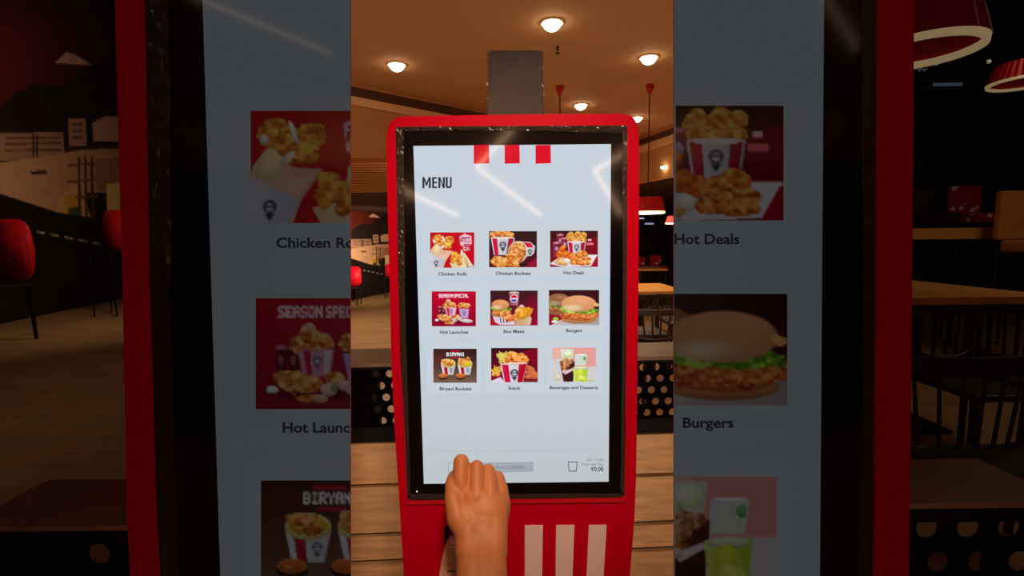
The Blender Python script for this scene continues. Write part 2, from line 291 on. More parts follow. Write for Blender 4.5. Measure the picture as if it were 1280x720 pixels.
def pic_drinks(w, h):
    s = Pic(w, h, (214, 206, 208)); s.rect(.35, 0, 1, .55, (232, 156, 148)); s.rect(0, 0, .4, .34, (236, 176, 160)); s.put((1.0 - s.ed(.1, .6, .4, .4)[0]) * .7, (212, 206, 212)); s.put((s.nz(3) - .4) * .3, (220, 214, 206))
    s.poly([(.19, .05), (.5, .05), (.48, .3), (.42, .42), (.24, .42), (.22, .28)], (224, 226, 214), (206, 214, 190)); s.fry(.36, .2, .1, .1, dark=(180, 190, 130), mid=(216, 222, 170), hi=(240, 240, 210), sc=8)
    s.poly([(.18, .42), (.52, .4), (.48, .98), (.26, .98)], (96, 44, 30), (60, 24, 22)); s.fry(.34, .4, .16, .09, dark=(96, 40, 20), mid=(176, 110, 70), hi=(236, 206, 170)); s.fry(.3, .56, .1, .12, dark=(60, 20, 10), mid=(140, 70, 30), hi=(220, 160, 110)); s.ell(.37, .86, .11, .13, (52, 20, 24), 0, 0, .1)
    s.poly([(.52, .22), (.8, .22), (.76, .52), (.52, .52)], (214, 220, 218), (206, 220, 196)); s.ell(.66, .22, .14, .03, (236, 240, 236)); s.ell(.74, .32, .04, .06, (120, 180, 110), 0, .4)
    s.poly([(.47, .58), (.82, .57), (.79, .98), (.51, .98)], (206, 222, 110), (176, 206, 50)); s.ell(.65, .6, .17, .05, (216, 224, 180)); s.ell(.64, .76, .08, .14, (210, 226, 60), 0, .2); s.fry(.66, .88, .12, .08, dark=(140, 170, 30), mid=(190, 214, 50), hi=(226, 236, 120), sc=8)
    s.poly([(.26, .7), (.46, .6), (.5, .64), (.3, .78)], (236, 206, 214)); s.ell(.28, .7, .05, .05, (230, 190, 190)); s.ell(.14, .86, .1, .12, (216, 212, 190), 0, .4, .5); s.ell(.88, .95, .1, .04, (200, 206, 140), 0, .3, .4); return s
PICS = [pic_rolls, pic_buckets, pic_deals, pic_launch, pic_box, pic_burger, pic_biryani, pic_snack, pic_drinks]
def to_lin(a):
    a = np.clip(a / 255, 0, 1); return np.where(a <= .04045, a / 12.92, ((a + .055) / 1.055) ** 2.4)
def raster(name, pic, x0, y0, x1, y1, M, mt, parent, clip=None):
    h, w = pic.h, pic.w; xs = np.linspace(x0, x1, w); ys = np.linspace(y0, y1, h); cols = list(range(w))
    if clip: cols = [i for i in cols if clip[0] <= xs[i] <= clip[1]]
    if len(cols) < 3: return None
    n = len(cols); vs = [tuple(M(xs[i], ys[j])) for j in range(h) for i in cols]
    fs = [(j * n + i, (j + 1) * n + i, (j + 1) * n + i + 1, j * n + i + 1) for j in range(h - 1) for i in range(n - 1)]
    o = pyd(name, vs, fs, mt, parent); me = o.data
    c = to_lin(pic.c[:, cols, :]).reshape(-1, 3); c4 = np.ones((len(c), 4), np.float32); c4[:, :3] = c
    at = me.color_attributes.new('Col', 'FLOAT_COLOR', 'POINT'); at.data.foreach_set('color', c4.ravel()); return o
def text_obj(name, s, cx, cy, width, height, M, mt, parent, clip=None, bold=.0, align='C'):
    cu = bpy.data.curves.new(name, 'FONT'); cu.body = s; cu.offset = bold * .6; cu.resolution_u = 3
    t = bpy.data.objects.new(name, cu); COL.objects.link(t); bpy.context.view_layer.update()
    me = bpy.data.meshes.new_from_object(t.evaluated_get(bpy.context.evaluated_depsgraph_get())); bpy.data.objects.remove(t); bpy.data.curves.remove(cu)
    bm = bmesh.new(); bm.from_mesh(me)
    xs = [v.co.x for v in bm.verts]; x0, x1 = min(xs), max(xs); sx = width / (x1 - x0); sy = height / .7
    for v in bm.verts: v.co = Vector((cx + (v.co.x - (x0 + x1) / 2) * sx, cy - (v.co.y - .35) * sy, 0))
    if clip:
        for q, nn in ((clip[0], -1), (clip[1], 1)):
            bmesh.ops.bisect_plane(bm, geom=bm.verts[:] + bm.edges[:] + bm.faces[:], plane_co=(q, 0, 0), plane_no=(nn, 0, 0), clear_outer=True)
    if not bm.faces: bm.free(); return None
    for v in bm.verts: v.co = M(v.co.x, v.co.y)
    bm.to_mesh(me); bm.free(); me.materials.clear(); return link(name, me, mt, parent)

# ------------------------------------------------------------------ kiosk
def block_title(M, mt, parent, cl):
    vs = []; fs = []
    def q(*pts):
        pts = clip_poly(list(pts), *cl)
        if len(pts) > 2: n = len(vs); vs.extend(M(*t) for t in pts); fs.append(tuple(range(n, n + len(pts))))
    def rc(a, b, c, d): q((a, b), (a, d), (c, d), (c, b))
    T, B, S = 221.6, 235.4, 2.6; x = 528.3                              # M
    rc(x, T, x + S, B); rc(x + 8, T, x + 8 + S, B); q((x + S, T), (x + S - 1.2, T), (x + 4.2, B - 3), (x + 5.1, B - 3), (x + 5.1, T + 7)); q((x + 8, T), (x + 9.2, T), (x + 6, B - 3), (x + 5.1, B - 3), (x + 5.1, T + 7))
    x = 540.4; rc(x, T, x + S, B)
    for y in (T, T + 5.7, B - 2): rc(x + S, y, x + 6.3, y + 2)
    x = 548.2; rc(x, T, x + S, B); rc(x + 5.6, T, x + 5.6 + S, B); q((x + S, T), (x + S, T + 4.5), (x + 5.6, B), (x + 5.6, B - 4.5))
    x = 557.4; q((x, T), (x, B - 2), (x + S, B - 2.4), (x + S, T)); q((x + 5.3, T), (x + 5.3, B - 2.4), (x + 7.5, B - 2), (x + 7.5, T)); q((x, B - 2), (x + 1.6, B), (x + 5.9, B), (x + 7.5, B - 2), (x + 5.3, B - 2.4), (x + S, B - 2.4))
    if fs: return pyd('menu_title', vs, fs, mt, parent)
TILES = [(538, 290.5, 593, 334.5), (611.5, 289, 671, 334), (687.5, 288.5, 747, 333.5), (540, 364, 595, 407.5), (613, 363, 672, 406.5), (686, 362.3, 748.5, 406), (542, 435.5, 596, 477.8), (614, 434.5, 672, 477.3), (690, 434, 744.5, 477)]
CAPS = [('Chicken Rolls', 566, 342, 36), ('Chicken Buckets', 641.5, 341.3, 43.5), ('Hot Deals', 717, 340.5, 25.5), ('Hot Launches', 568, 414.5, 35), ('Box Meals', 642.5, 413.6, 26), ('Burgers', 717.5, 412.6, 20), ('Biryani Buckets', 569.7, 485.1, 39.5), ('Snack', 643, 484.2, 15.5), ('Beverages and Desserts', 717, 483.6, 60.5)]
CAPSP = ['picture of chicken rolls on red', 'picture of striped chicken buckets', 'picture of a bucket with wings on a tray', 'picture with SEASON SPECIAL on red', 'picture of a boxed burger meal with cup and fries', 'picture of two burgers', 'picture of two biryani buckets', 'picture of a snack bucket with fries', 'picture of iced drinks on pink']
RED = mat('red_gloss_plastic', (196, 0, 32), .34, spec=.06)
BLACKG = mat('black_glass', (9, 7, 8), .08)
def film_mat():
    mt = mat('clear_wrinkled_film', (84, 68, 62), .2, scale=34, stretch=(1, 1, .45), bump=.6, spec=.6)
    nt = mt.node_tree; b = nt.nodes['Principled BSDF']; tr = nt.nodes.new('ShaderNodeBsdfTransparent'); mx = nt.nodes.new('ShaderNodeMixShader'); mx.inputs[0].default_value = .42
    nt.links.new(tr.outputs[0], mx.inputs[1]); nt.links.new(b.outputs[0], mx.inputs[2]); nt.links.new(mx.outputs[0], nt.nodes['Material Output'].inputs['Surface']); return mt
FILM = film_mat()
def round_corner(a, c, b, n=6):                                        # quadratic corner
    return [tuple((1 - t) ** 2 * a[i] + 2 * t * (1 - t) * c[i] + t * t * b[i] for i in (0, 1)) for t in [k / n for k in range(n + 1)]]
OUT_TOP = [(493.5, 540), (491.5, 500), (489, 450), (487.2, 360), (484.5, 260), (483, 178)] + round_corner((482.8, 170), (483.5, 147), (502, 145)) + [(640, 143), (775, 142)] + round_corner((780, 142), (796, 142.5), (799, 162)) + [(799, 200), (798.5, 300), (797.8, 380), (796, 540), (795, 600), (793, 650), (787.5, 720)]
def clip_poly(pts, lo, hi):
    for q, sg in ((lo, 1), (hi, -1)):
        out = []
        for i in range(len(pts)):
            a, b = pts[i], pts[(i + 1) % len(pts)]; ia = (a[0] - q) * sg >= 0; ib = (b[0] - q) * sg >= 0
            if ia: out.append(a)
            if ia != ib: t = (q - a[0]) / (b[0] - a[0]); out.append((q, a[1] + t * (b[1] - a[1])))
        pts = out
        if not pts: return []
    return pts
def build_kiosk(root, M, estr, pres, clip, thick, bottom, big=False):
    """M(x, y, lift) places a point of the kiosk front; clip = visible horizontal span of the front"""
    cl = clip or (0, 2000)
    out = OUT_TOP + bottom
    def prism(name, pts, mt, lift, depth, parent=root, bev=0, smooth=False):
        pts = clip_poly(pts, *cl)
        if len(pts) < 3: return None
        mb = MB(); a = [mb.bm.verts.new(M(x, y, lift)) for x, y in pts]
        def bk(x, y):
            if clip and (abs(x - cl[0]) < 1e-6): x += depth * 140
            if clip and (abs(x - cl[1]) < 1e-6): x -= depth * 140
            return M(x, y, lift - depth)
        b = [mb.bm.verts.new(bk(x, y)) for x, y in pts]; n = len(a)
        fr = mb.bm.faces.new(a); mb.bm.faces.new(b[::-1])
        for k in range(n): mb.bm.faces.new((a[k], b[k], b[(k + 1) % n], a[(k + 1) % n]))
        if bev and not clip: bmesh.ops.bevel(mb.bm, geom=list(fr.edges), offset=bev, segments=3, affect='EDGES', profile=.5)
        return mb.build(name, mt, parent)
    prism('body', out, RED, 0, thick, bev=.003)
    # glass front with its black border
    gl = [(509.5, 622), (506.5, 540), (501, 450), (498.3, 360), (496.5, 260), (494.8, 168)] + round_corner((494.8, 164), (495, 158.8), (500, 158.6), 3) + [(640, 157.6), (775, 157), (783.5, 157)] + [(784, 200), (783.5, 300), (783, 360), (782, 540), (780.5, 612)] + round_corner((780.5, 616), (780, 620.8), (774, 621), 3) + [(516, 624.5)]
    prism('bezel', gl, BLACKG, .0012, .0012)
    # raised lip around the glass
    if not clip:
        lip = [(509, 626.2), (781.5, 623.2), (782, 626.5), (509.3, 629.5)]
        prism('bezel_lip', lip, mat('lip_red', (205, 20, 40), .3, coat=.5), .003, .003)
    # display
    sp = [(517, 182.7), (763.5, 180.4), (760.5, 601.4), (530, 604)]
    w2, h2 = 12, 24
    pc = Pic(w2, h2, (0, 0, 0)); top = np.array((198, 211, 222.)); bot = np.array((190, 199, 202.)); t = np.clip((pc.y[..., None] - .55) / .45, 0, 1); pc.c = top * (1 - t) + bot * t
    def SM(x, y, lift=.0018):                                          # follows the slightly slanted display edge
        a = (y - 182.7) / (604 - 182.7); return M(x, y, lift)
    xs0 = lambda a: 517 + 13 * a
    vs = []; fs = []; cc = []
    for j in range(h2):
        a = j / (h2 - 1); yl = 182.7 + a * 421.3; yr = 180.4 + a * 421; xl = 517 + 13 * a; xr = 763.5 - 3 * a
        for i in range(w2):
            f = i / (w2 - 1); q0 = max(cl[0], xl); q1 = min(cl[1], xr); x = q0 + (q1 - q0) * f; ff = (x - xl) / (xr - xl); vs.append(M(x, yl + (yr - yl) * ff, .0018)); cc.append(pc.c[j, i])
    fs = [(j * w2 + i, (j + 1) * w2 + i, (j + 1) * w2 + i + 1, j * w2 + i + 1) for j in range(h2 - 1) for i in range(w2 - 1)]
    screen = pyd('screen', vs, fs, attr_mat(pres + 'display', estr), root)
    c4 = np.ones((len(cc), 4), np.float32); c4[:, :3] = to_lin(np.array(cc)); screen.data.color_attributes.new('Col', 'FLOAT_COLOR', 'POINT').data.foreach_set('color', c4.ravel())
    L2 = lambda x, y: M(x, y, .0024); L3 = lambda x, y: M(x, y, .0030)
    def flat(name, pts, rgb, parent=screen, lift=.0024):
        pts = clip_poly(pts, *cl)
        if len(pts) >= 3: return pyd(name, [M(x, y, lift) for x, y in pts], [tuple(range(len(pts)))], screen_mat(pres + name + '_ink', rgb, estr), parent)
    for a, b in ((592.3, 611.3), (630.8, 649.3), (669.3, 688)): flat('header_stripe', [(a, 181.8), (a, 205), (b + .5, 204.5), (b, 181.4)], (222, 8, 40))
    ink = screen_mat(pres + 'dark_ink', (48, 50, 62), estr); gink = screen_mat(pres + 'grey_ink', (92, 98, 112), estr); tink = screen_mat(pres + 'caption_ink', (64, 72, 90), estr)
    block_title(L2, ink, screen, cl)
    for i, (x0, y0, x1, y1) in enumerate(TILES):
        flat('picture_card', [(x0 - 8, y0 - 8), (x0 - 8, y1 + 13), (x1 + 8, y1 + 13), (x1 + 8, y0 - 8)], (201, 212, 221), lift=.0021)
        res = (84, 66) if big else (100, 78)
        pc = PICS[i](*res)
        sl = .9 * (x1 - x0) / 60                                       # pictures share the slight tilt of the hand-held view only
        o = raster('menu_picture', pc, x0, y0, x1, y1, L2, attr_mat(pres + 'display', estr), screen, cl if clip else None)
        if o: o['label'] = CAPSP[i]
        s, cx, cy, wd = CAPS[i]; text_obj('menu_caption', s, cx, cy + .2, wd, 3.9, L2, tink, screen, cl if clip else None, bold=.045)
    flat('divider_line', [(531, 563.5), (531, 564.1), (759, 562.3), (759, 561.7)], (178, 188, 192))
    flat('order_button', [(600, 577.2), (600, 590), (667, 588.8), (667, 576.4)], (164, 172, 180)); text_obj('button_text', 'PLACE ORDER', 637.5, 582.8, 36, 4.2, L3, screen_mat(pres + 'button_ink', (128, 136, 148), estr), screen, cl if clip else None, bold=.03)
    for pts in ([(560.5, 577.5), (560.5, 590), (561.1, 590), (561.1, 577.5)], [(560.5, 577.5), (560.5, 578.1), (600, 577.8), (600, 577.2)]): flat('cancel_button', pts, (140, 150, 158))
    if not clip:
        bo = [(709.3, 576.2), (721.9, 576.0), (720.4, 588.4), (710.8, 588.6)]; bi = [(710.4, 577.3), (720.7, 577.1), (719.5, 587.3), (711.7, 587.5)]
        pyd('bag_icon', [L2(*q) for q in bo + bi], [(0, 4, 5, 1), (1, 5, 6, 2), (2, 6, 7, 3), (3, 7, 4, 0)], gink, screen)
        text_obj('tax_text', 'GST  \u20b90.00', 743.5, 573.9, 21, 3, L2, screen_mat(pres + 'pale_ink', (120, 124, 132), estr), screen)
        text_obj('total_text', 'Total with Tax', 740, 579.3, 27.5, 3, L2, gink, screen); text_obj('price_text', '\u20b90.00', 746.2, 585.4, 15.5, 5.2, L2, ink, screen, bold=.03)
    # wrinkled protective film along the glass edge
    rg = random.Random(9); fo = [(497, 610), (499.8, 360), (496, 166), (497.5, 161), (640, 158.6), (778, 158.6), (782, 162), (781.5, 360), (778.5, 610), (776, 618), (516, 622), (509, 620), (507, 560)]
    mb = MB()
    def strip(p0, p1, q0, q1, n, m=5, amp=.0022):
        g = []
        for i in range(n + 1):
            a = i / n; row = []
            for k in range(m + 1):
                b = k / m; xo = (p0[0] * (1 - a) + p1[0] * a) * (1 - b) + (q0[0] * (1 - a) + q1[0] * a) * b; yo = (p0[1] * (1 - a) + p1[1] * a) * (1 - b) + (q0[1] * (1 - a) + q1[1] * a) * b
                e = 0 if k == 0 else rg.uniform(-.6, .6)
                xo = min(max(xo + e * .8, cl[0]), cl[1]); row.append(mb.bm.verts.new(M(xo, yo + e, .003 + amp * rg.random() * (1 if 0 < k < m else .3))))
            g.append(row)
        for i in range(n):
            for k in range(m): mb.bm.faces.new((g[i][k], g[i + 1][k], g[i + 1][k + 1], g[i][k + 1]))
    if cl[0] < 500:
        strip((495, 160), (498.5, 360), (505, 164), (507, 360), 60); strip((498.5, 360), (509.5, 620), (506.5, 360), (514, 616), 60, 3, .0006)
    if cl[1] > 790: strip((784, 158), (783.5, 360), (777, 164), (778, 360), 60, 3, .0007); strip((783.5, 360), (780.5, 618), (778, 360), (775, 612), 60, 3, .0006)
    if not clip:
        strip((497, 159), (640, 158), (500, 164.5), (640, 163.5), 50, 3, .0025); strip((640, 158), (783, 157.5), (640, 163.5), (780, 167), 50, 4, .0022)
        strip((510, 624), (780, 620.6), (514, 616), (776, 615.5), 60, 3, .0006)
    if len(mb.bm.verts): mb.build('protective_film', FILM, root)
    return prism, screen
# the small kiosk in the middle
def MC(x, y, lift=0.0): return PY(x, y, KY) + Vector((0, -lift, 0))
bl = PY(505, 720, KY); br = PY(787.5, 720, KY)
kroot = empty('ordering_kiosk', (0, KY + .03, 0), 'red self-order kiosk with bright MENU touch screen, touched by a hand', 'kiosk')
# outline bottom is given in metres: straight down to the floor
def px_of(v):
    d = v - CAM; z = d.dot(FW); return (640 + F * d.dot(RT) / z, 360 - F * d.dot(UP) / z)
bottom = [px_of(Vector((br.x - .004, KY, .04))), px_of(Vector((bl.x + .004, KY, .04))), px_of(bl), (500, 640), (496, 580)]
prism, scr = build_kiosk(kroot, MC, .97, 'bright_', None, .06, bottom)
wst = mat('matt_white_vinyl', (236, 200, 200), .5)
for pts in ([(656, 656.2), (678.6, 656), (677.6, 720), (655.8, 720)], [(695.2, 656.2), (718, 656), (715.6, 720), (694.2, 720)], [(736, 656), (758.3, 655.8), (754.2, 722), (733, 722)]):
    a, b, c, d = pts; e = px_of(MC(*c) + Vector((0, 0, -.18))); f = px_of(MC(*d) + Vector((0, 0, -.18)))
    prism('white_stripe', [a, b, c, e, f, d], wst, .001, .001)
prism('card_slot', [(555.5, 658), (561.5, 658), (562, 700), (556, 700)], mat('slot_black', (20, 16, 16), .3), .002, .002)
bm_ = MB(); a = PY(505, 720, KY); bm_.box((a.x - .03, KY - .06, 0), (-a.x + .02, KY + .16, .04), bev=.008); bm_.build('base_plate', mat('dark_steel', (46, 42, 42), .4, .8), kroot)
# box on top of the kiosk, wrapped in clear film
tb = MB(); q = [PY(611, 62.5, KY + .035), PY(678, 62.5, KY + .035), PY(679, 146, KY + .035), PY(609.5, 146, KY + .035)]; tb.poly(q, (0, .05, 0)); 
bmesh.ops.bevel(tb.bm, geom=tb.bm.edges[:], offset=.002, segments=2, affect='EDGES'); topb = tb.build('top_box', mat('dull_grey_box', (72, 61, 58), .5, var=.22, scale=14, bump=.15, spec=.08), kroot)
for x0, x1 in ((608.2, 610.8), (677.5, 680.2)):
    fb = MB(); n = 40
    g = [[fb.bm.verts.new(PY(x + random.uniform(-.5, .5), 64 + i * 2.05, KY + .033 + random.uniform(-.001, .001))) for x in (x0, (x0 + x1) / 2, x1)] for i in range(n)]
    for i in range(n - 1):
        for k in range(2): fb.bm.faces.new((g[i][k], g[i + 1][k], g[i + 1][k + 1], g[i][k + 1]))
    fb.build('film_edge', FILM, topb)
fb = MB(); fb.sph(MC(521.5, 613.7, .002), .0009, seg=10); fb.build('status_light', mat('status_led', (255, 230, 180), emit=(255, 225, 170), estr=1.5), kroot)
# card terminal hanging beside the hand
tr = MB(); pts = [(548, 740), (549.5, 715), (552.5, 697), (556, 688)] + round_corner((558, 685), (562, 680.5), (568, 682.5), 5) + [(574, 690), (582, 740)]
v0 = [PY(x, y, KY - .03) for x, y in pts] + [PY(586, 800, KY - .03), PY(546, 800, KY - .03)]
tr.poly(v0, (0, .0285, 0)); bmesh.ops.bevel(tr.bm, geom=tr.bm.edges[:], offset=.003, segments=3, affect='EDGES')
tro = tr.build('card_terminal', mat('pale_pink_plastic', (236, 176, 150), .45), kroot); tro['label'] = 'pale rounded card terminal beside the wrist'
sl = MB(); sl.poly([PY(559, 713.4, KY - .0305), PY(571, 713.8, KY - .0305), PY(571, 714.9, KY - .0305), PY(559, 714.6, KY - .0305)], (0, .0006, 0)); sl.build('slot_mark', mat('slot_black', (20, 16, 16)), tro)
# the two oversized kiosks left and right
GA = 0.76
def MG(x, y, lift=0.0):
    u = (zx(x) - 640) / F; v = (zy(y) - 360) / F; z = GA / (1 - v * math.tan(p) / ZOOM)
    return CAM + (FW + RT * u - UP * v) * z - FW * (lift * 1.0)
def lowy(x, h=.012):
    lo, hi = 600, 760
    for _ in range(40):
        md = (lo + hi) / 2
        if MG(x, md, 0).z > h: lo = md
        else: hi = md
    return lo
gb = [(789, 706), (789, lowy(789)), (503, lowy(503)), (503, 690), (500, 640), (496, 580)]
OUT_TOP_SAVE = list(OUT_TOP); OUT_TOP[-1] = (790, 690)
CLIPL = (0, 577.15); CLIPR = (704.0, 2000)
gl_ = MG(503, lowy(503)); gr_ = MG(789, lowy(789))
rootL = empty('ordering_kiosk', (gl_.x, gl_.y, 0), 'oversized dim red kiosk at the left, cut off after Chicken Ro and SEASON SPE', 'kiosk')
build_kiosk(rootL, MG, .074, 'dimmed_', CLIPL, .03, gb, True)
rootR = empty('ordering_kiosk', (gr_.x, gr_.y, 0), 'oversized dim red kiosk at the right, showing Hot Deals and Burgers', 'kiosk')
build_kiosk(rootR, MG, .074, 'dimmed_', CLIPR, .03, gb, True)

# ------------------------------------------------------------------ hand
hm = bmesh.new()
def cap(a, b, r0, r1, n=7):
    a = Vector(a); b = Vector(b)
    d = b - a; L = d.length
    M0 = Matrix.Translation((a + b) / 2) @ d.to_track_quat('Z', 'Y').to_matrix().to_4x4()
    bmesh.ops.create_cone(hm, cap_ends=True, segments=20, radius1=r0, radius2=r1, depth=L, matrix=M0)
    for c, r in ((a, r0), (b, r1)): bmesh.ops.create_uvsphere(hm, u_segments=20, v_segments=12, radius=r, matrix=Matrix.Translation(c))
def chain(pts):
    for (x0, y0, z0, r0), (x1, y1, z1, r1) in zip(pts[:-1], pts[1:]): cap(PD(x0, y0, z0), PD(x1, y1, z1), r0, r1)
# index straight at the display, the other fingers curled
chain([(577, 630, .634, .0125), (576, 600, .642, .0118), (576.5, 577.5, .652, .0108), (579.5, 580, .690, .0088), (580.5, 586, .722, .0077), (581, 589, .7335, .0066)])
chain([(596, 622, .631, .0120), (596, 600, .641, .0106), (596, 583.5, .650, .0094), (598, 596, .684, .0080), (598, 612, .690, .0070)])
chain([(613, 624, .634, .0120), (612, 603, .645, .0104), (610.5, 588.2, .655, .0092), (611, 602, .688, .0078), (611, 617, .692, .0070)])
chain([(627, 632, .640, .0124), (626, 612, .650, .0104), (622.5, 596.5, .660, .0088), (622, 610, .684, .0074), (621, 624, .688, .0066)])
chain([(590, 676, .610, .0150), (572, 648, .618, .0145), (566.2, 622, .630, .0112), (565.2, 604, .642, .0096), (567.5, 595.5, .654, .0084)])   # thumb
chain([(586, 660, .618, .015), (577, 634, .633, .013)])
for (x, y, z, r) in ((577, 628, .636, .0140), (590, 622, .634, .0145), (603, 622, .635, .0145), (615, 625, .637, .0145), (627, 633, .642, .0128)):
    chain([(x, y, z, r), (x * .7 + 601 * .3, 655, .622, .0165), (601 + (x - 601) * .62, 690, .600, .0178)])
def pad(x, y, d, x2, y2, d2, a, b, c):
    o = PD(x, y, d); t = (PD(x2, y2, d2) - o).normalized(); sx = X.copy(); n = sx.cross(t).normalized(); sx = t.cross(n)
    M_ = Matrix.Identity(4)
    for i in range(3): M_[i][0] = sx[i] * a; M_[i][1] = n[i] * b; M_[i][2] = t[i] * c; M_[i][3] = o[i]
    bmesh.ops.create_uvsphere(hm, u_segments=32, v_segments=20, radius=1, matrix=M_)
pad(602, 640, .6285, 602, 620, .638, .0355, .0178, .034); pad(602, 668, .6135, 602, 640, .628, .0305, .0185, .036)
pad(583, 648, .6215, 575, 625, .632, .020, .0155, .026)
for dx in (-13, 0, 13):
    chain([(602 + dx, 690, .600, .0178), (602 + dx, 716, .580, .0188), (603 + dx * 1.15, 760, .555, .0205), (606 + dx * 1.4, 850, .515, .025), (612 + dx * 1.7, 1010, .46, .031), (620 + dx * 1.8, 1200, .41, .034)])
for x, y, z in () and ((577, 627, .6305), (596, 619, .627), (613, 621, .631), (626.5, 629, .637)): bmesh.ops.create_uvsphere(hm, u_segments=16, v_segments=10, radius=.0098, matrix=Matrix.Translation(PD(x, y, z)))
me = bpy.data.meshes.new('person'); hm.to_mesh(me); hm.free()
ho = bpy.data.objects.new('person', me); COL.objects.link(ho)
for tp, kw in (('REMESH', dict(mode='VOXEL', voxel_size=.0013, use_smooth_shade=True)), ('SMOOTH', dict(factor=.5, iterations=22))):
    md = ho.modifiers.new(tp, tp)
    for k, v in kw.items(): setattr(md, k, v)
bpy.context.view_layer.update(); me2 = bpy.data.meshes.new_from_object(ho.evaluated_get(bpy.context.evaluated_depsgraph_get())); bpy.data.objects.remove(ho)
SKIN = mat('warm_skin', (196, 118, 72), .5, var=.07, scale=30, bump=.06, spec=.35)
SKIN.node_tree.nodes['Principled BSDF'].inputs['Subsurface Weight'].default_value = .12; SKIN.node_tree.nodes['Principled BSDF'].inputs['Subsurface Scale'].default_value = .01
SKIN.node_tree.nodes['Principled BSDF'].inputs['Subsurface Radius'].default_value = (1, .35, .2)
hand = link('person', me2, SKIN, None, True); tag(hand, 'right hand and forearm of a person pressing the lower screen with the index finger', 'person')

# ------------------------------------------------------------------ room shell
CEIL = 2.95
ceilm = mat('warm_ceiling_paint', (214, 172, 128), .85, var=.03, scale=2); wallm = mat('tan_wall_paint', (205, 155, 100), .8, var=.04, scale=3)
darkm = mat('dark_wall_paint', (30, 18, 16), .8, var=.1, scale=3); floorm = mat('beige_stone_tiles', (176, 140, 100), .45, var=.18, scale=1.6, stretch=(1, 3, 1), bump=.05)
def brickify(mt):
    nt = mt.node_tree; b = nt.nodes['Principled BSDF']; rp = [n for n in nt.nodes if n.type == 'VALTORGB'][0]
    tc = [n for n in nt.nodes if n.type == 'TEX_COORD'][0]; br_ = nt.nodes.new('ShaderNodeTexBrick'); br_.inputs['Scale'].default_value = 1; br_.inputs['Mortar Size'].default_value = .006; br_.inputs['Brick Width'].default_value = 1.6; br_.inputs['Row Height'].default_value = .8
    br_.inputs['Color1'].default_value = (1, 1, 1, 1); br_.inputs['Color2'].default_value = (.88, .86, .84, 1); br_.inputs['Mortar'].default_value = (.55, .5, .45, 1); mx = nt.nodes.new('ShaderNodeMix'); mx.data_type = 'RGBA'; mx.blend_type = 'MULTIPLY'; mx.inputs[0].default_value = 1
    nt.links.new(tc.outputs['Object'], br_.inputs['Vector']); nt.links.new(rp.outputs['Color'], mx.inputs[6]); nt.links.new(br_.outputs['Color'], mx.inputs[7]); nt.links.new(mx.outputs[2], b.inputs['Base Color'])
brickify(floorm)
def struct(name, vs, fs, mt): return tag(pyd(name, vs, fs, mt), kind='structure')
def wallseg(name, a, b, z0, z1, mt, th=.08):
    a = Vector((a[0], a[1])); b = Vector((b[0], b[1])); d = (b - a).normalized(); n = Vector((-d.y, d.x)) * th
    mb = MB(); mb.poly([(a.x, a.y, z0), (b.x, b.y, z0), (b.x, b.y, z1), (a.x, a.y, z1)], (n.x, n.y, 0)); o = mb.build(name, mt); return tag(o, kind='structure')
mb = MB(); mb.box((-14, -4, -.1), (18, 19, 0)); tag(mb.build('floor', floorm), kind='structure')
# added partitions, unseen behind the big kiosks, block light between bright and dark rooms
def along(px, Y): v = PY(px, 300, Y); return (v.x, v.y)
PLn = along(330, .95); PLf = along(300, 15.5); PRn = along(950, .95); PRf = along(960, 15.5)
wallseg('added_wall_left', PLn, PLf, 0, 5.6, wallm, .06); wallseg('wall_right', PRn, PRf, 0, 5.6, wallm, -.06)
# bulkheads: lines where they meet the ceiling
A0 = PH(439, 104, CEIL); A1 = PH(610, 141, CEIL); B0 = PH(797, 171, CEIL); B1 = PH(841, 156, CEIL)
def lx(a, b, c, d):
    r = Vector((b.x - a.x, b.y - a.y)); s = Vector((d.x - c.x, d.y - c.y)); q = Vector((c.x - a.x, c.y - a.y)); t = (q.x * s.y - q.y * s.x) / (r.x * s.y - r.y * s.x); return a + (b - a) * t
CO = lx(A0, A1, B0, B1); dA = (A0 - A1).normalized(); dB = (B1 - B0).normalized()
print('corner', CO, 'A0', A0, 'A1', A1, 'B', B0, B1)
def hit(a, d, b1, b2):
    r = Vector((d.x, d.y)); s = Vector((b2[0] - b1[0], b2[1] - b1[1])); q = Vector((b1[0] - a.x, b1[1] - a.y)); t = (q.x * s.y - q.y * s.x) / (r.x * s.y - r.y * s.x); return a + d * t
AE = hit(CO, dA, PLn, PLf); BE = hit(CO, dB, PRn, PRf)
nA = Vector((-dA.y, dA.x, 0)); nB = Vector((-dB.y, dB.x, 0))
zA = PP(460, 206, CO, nA).z; zB = PP(820, 226, CO, nB).z
print('AE', AE, 'BE', BE, zA, zB)
mb = MB(); mb.poly([(-4.2, -4, CEIL), (5, -4, CEIL), (5, .85, CEIL), (PRn[0], .95, CEIL), (BE.x, BE.y, CEIL), (CO.x, CO.y, CEIL), (AE.x, AE.y, CEIL), (PLn[0], .95, CEIL), (-4.2, .85, CEIL)], (0, 0, .08)); tag(mb.build('ceiling', ceilm), kind='structure')
def bulk(name, a, b, z0): 
    mb = MB(); d = (b - a).normalized(); n = Vector((d.y, -d.x, 0)) * .1
    if n.y < 0: n = -n
    mb.poly([(a.x, a.y, z0), (b.x, b.y, z0), (b.x, b.y, CEIL + .1), (a.x, a.y, CEIL + .1)], n); return tag(mb.build(name, wallm), kind='structure')
bulk('trim_1', AE, CO, zA); bulk('trim_2', CO, BE, zB)
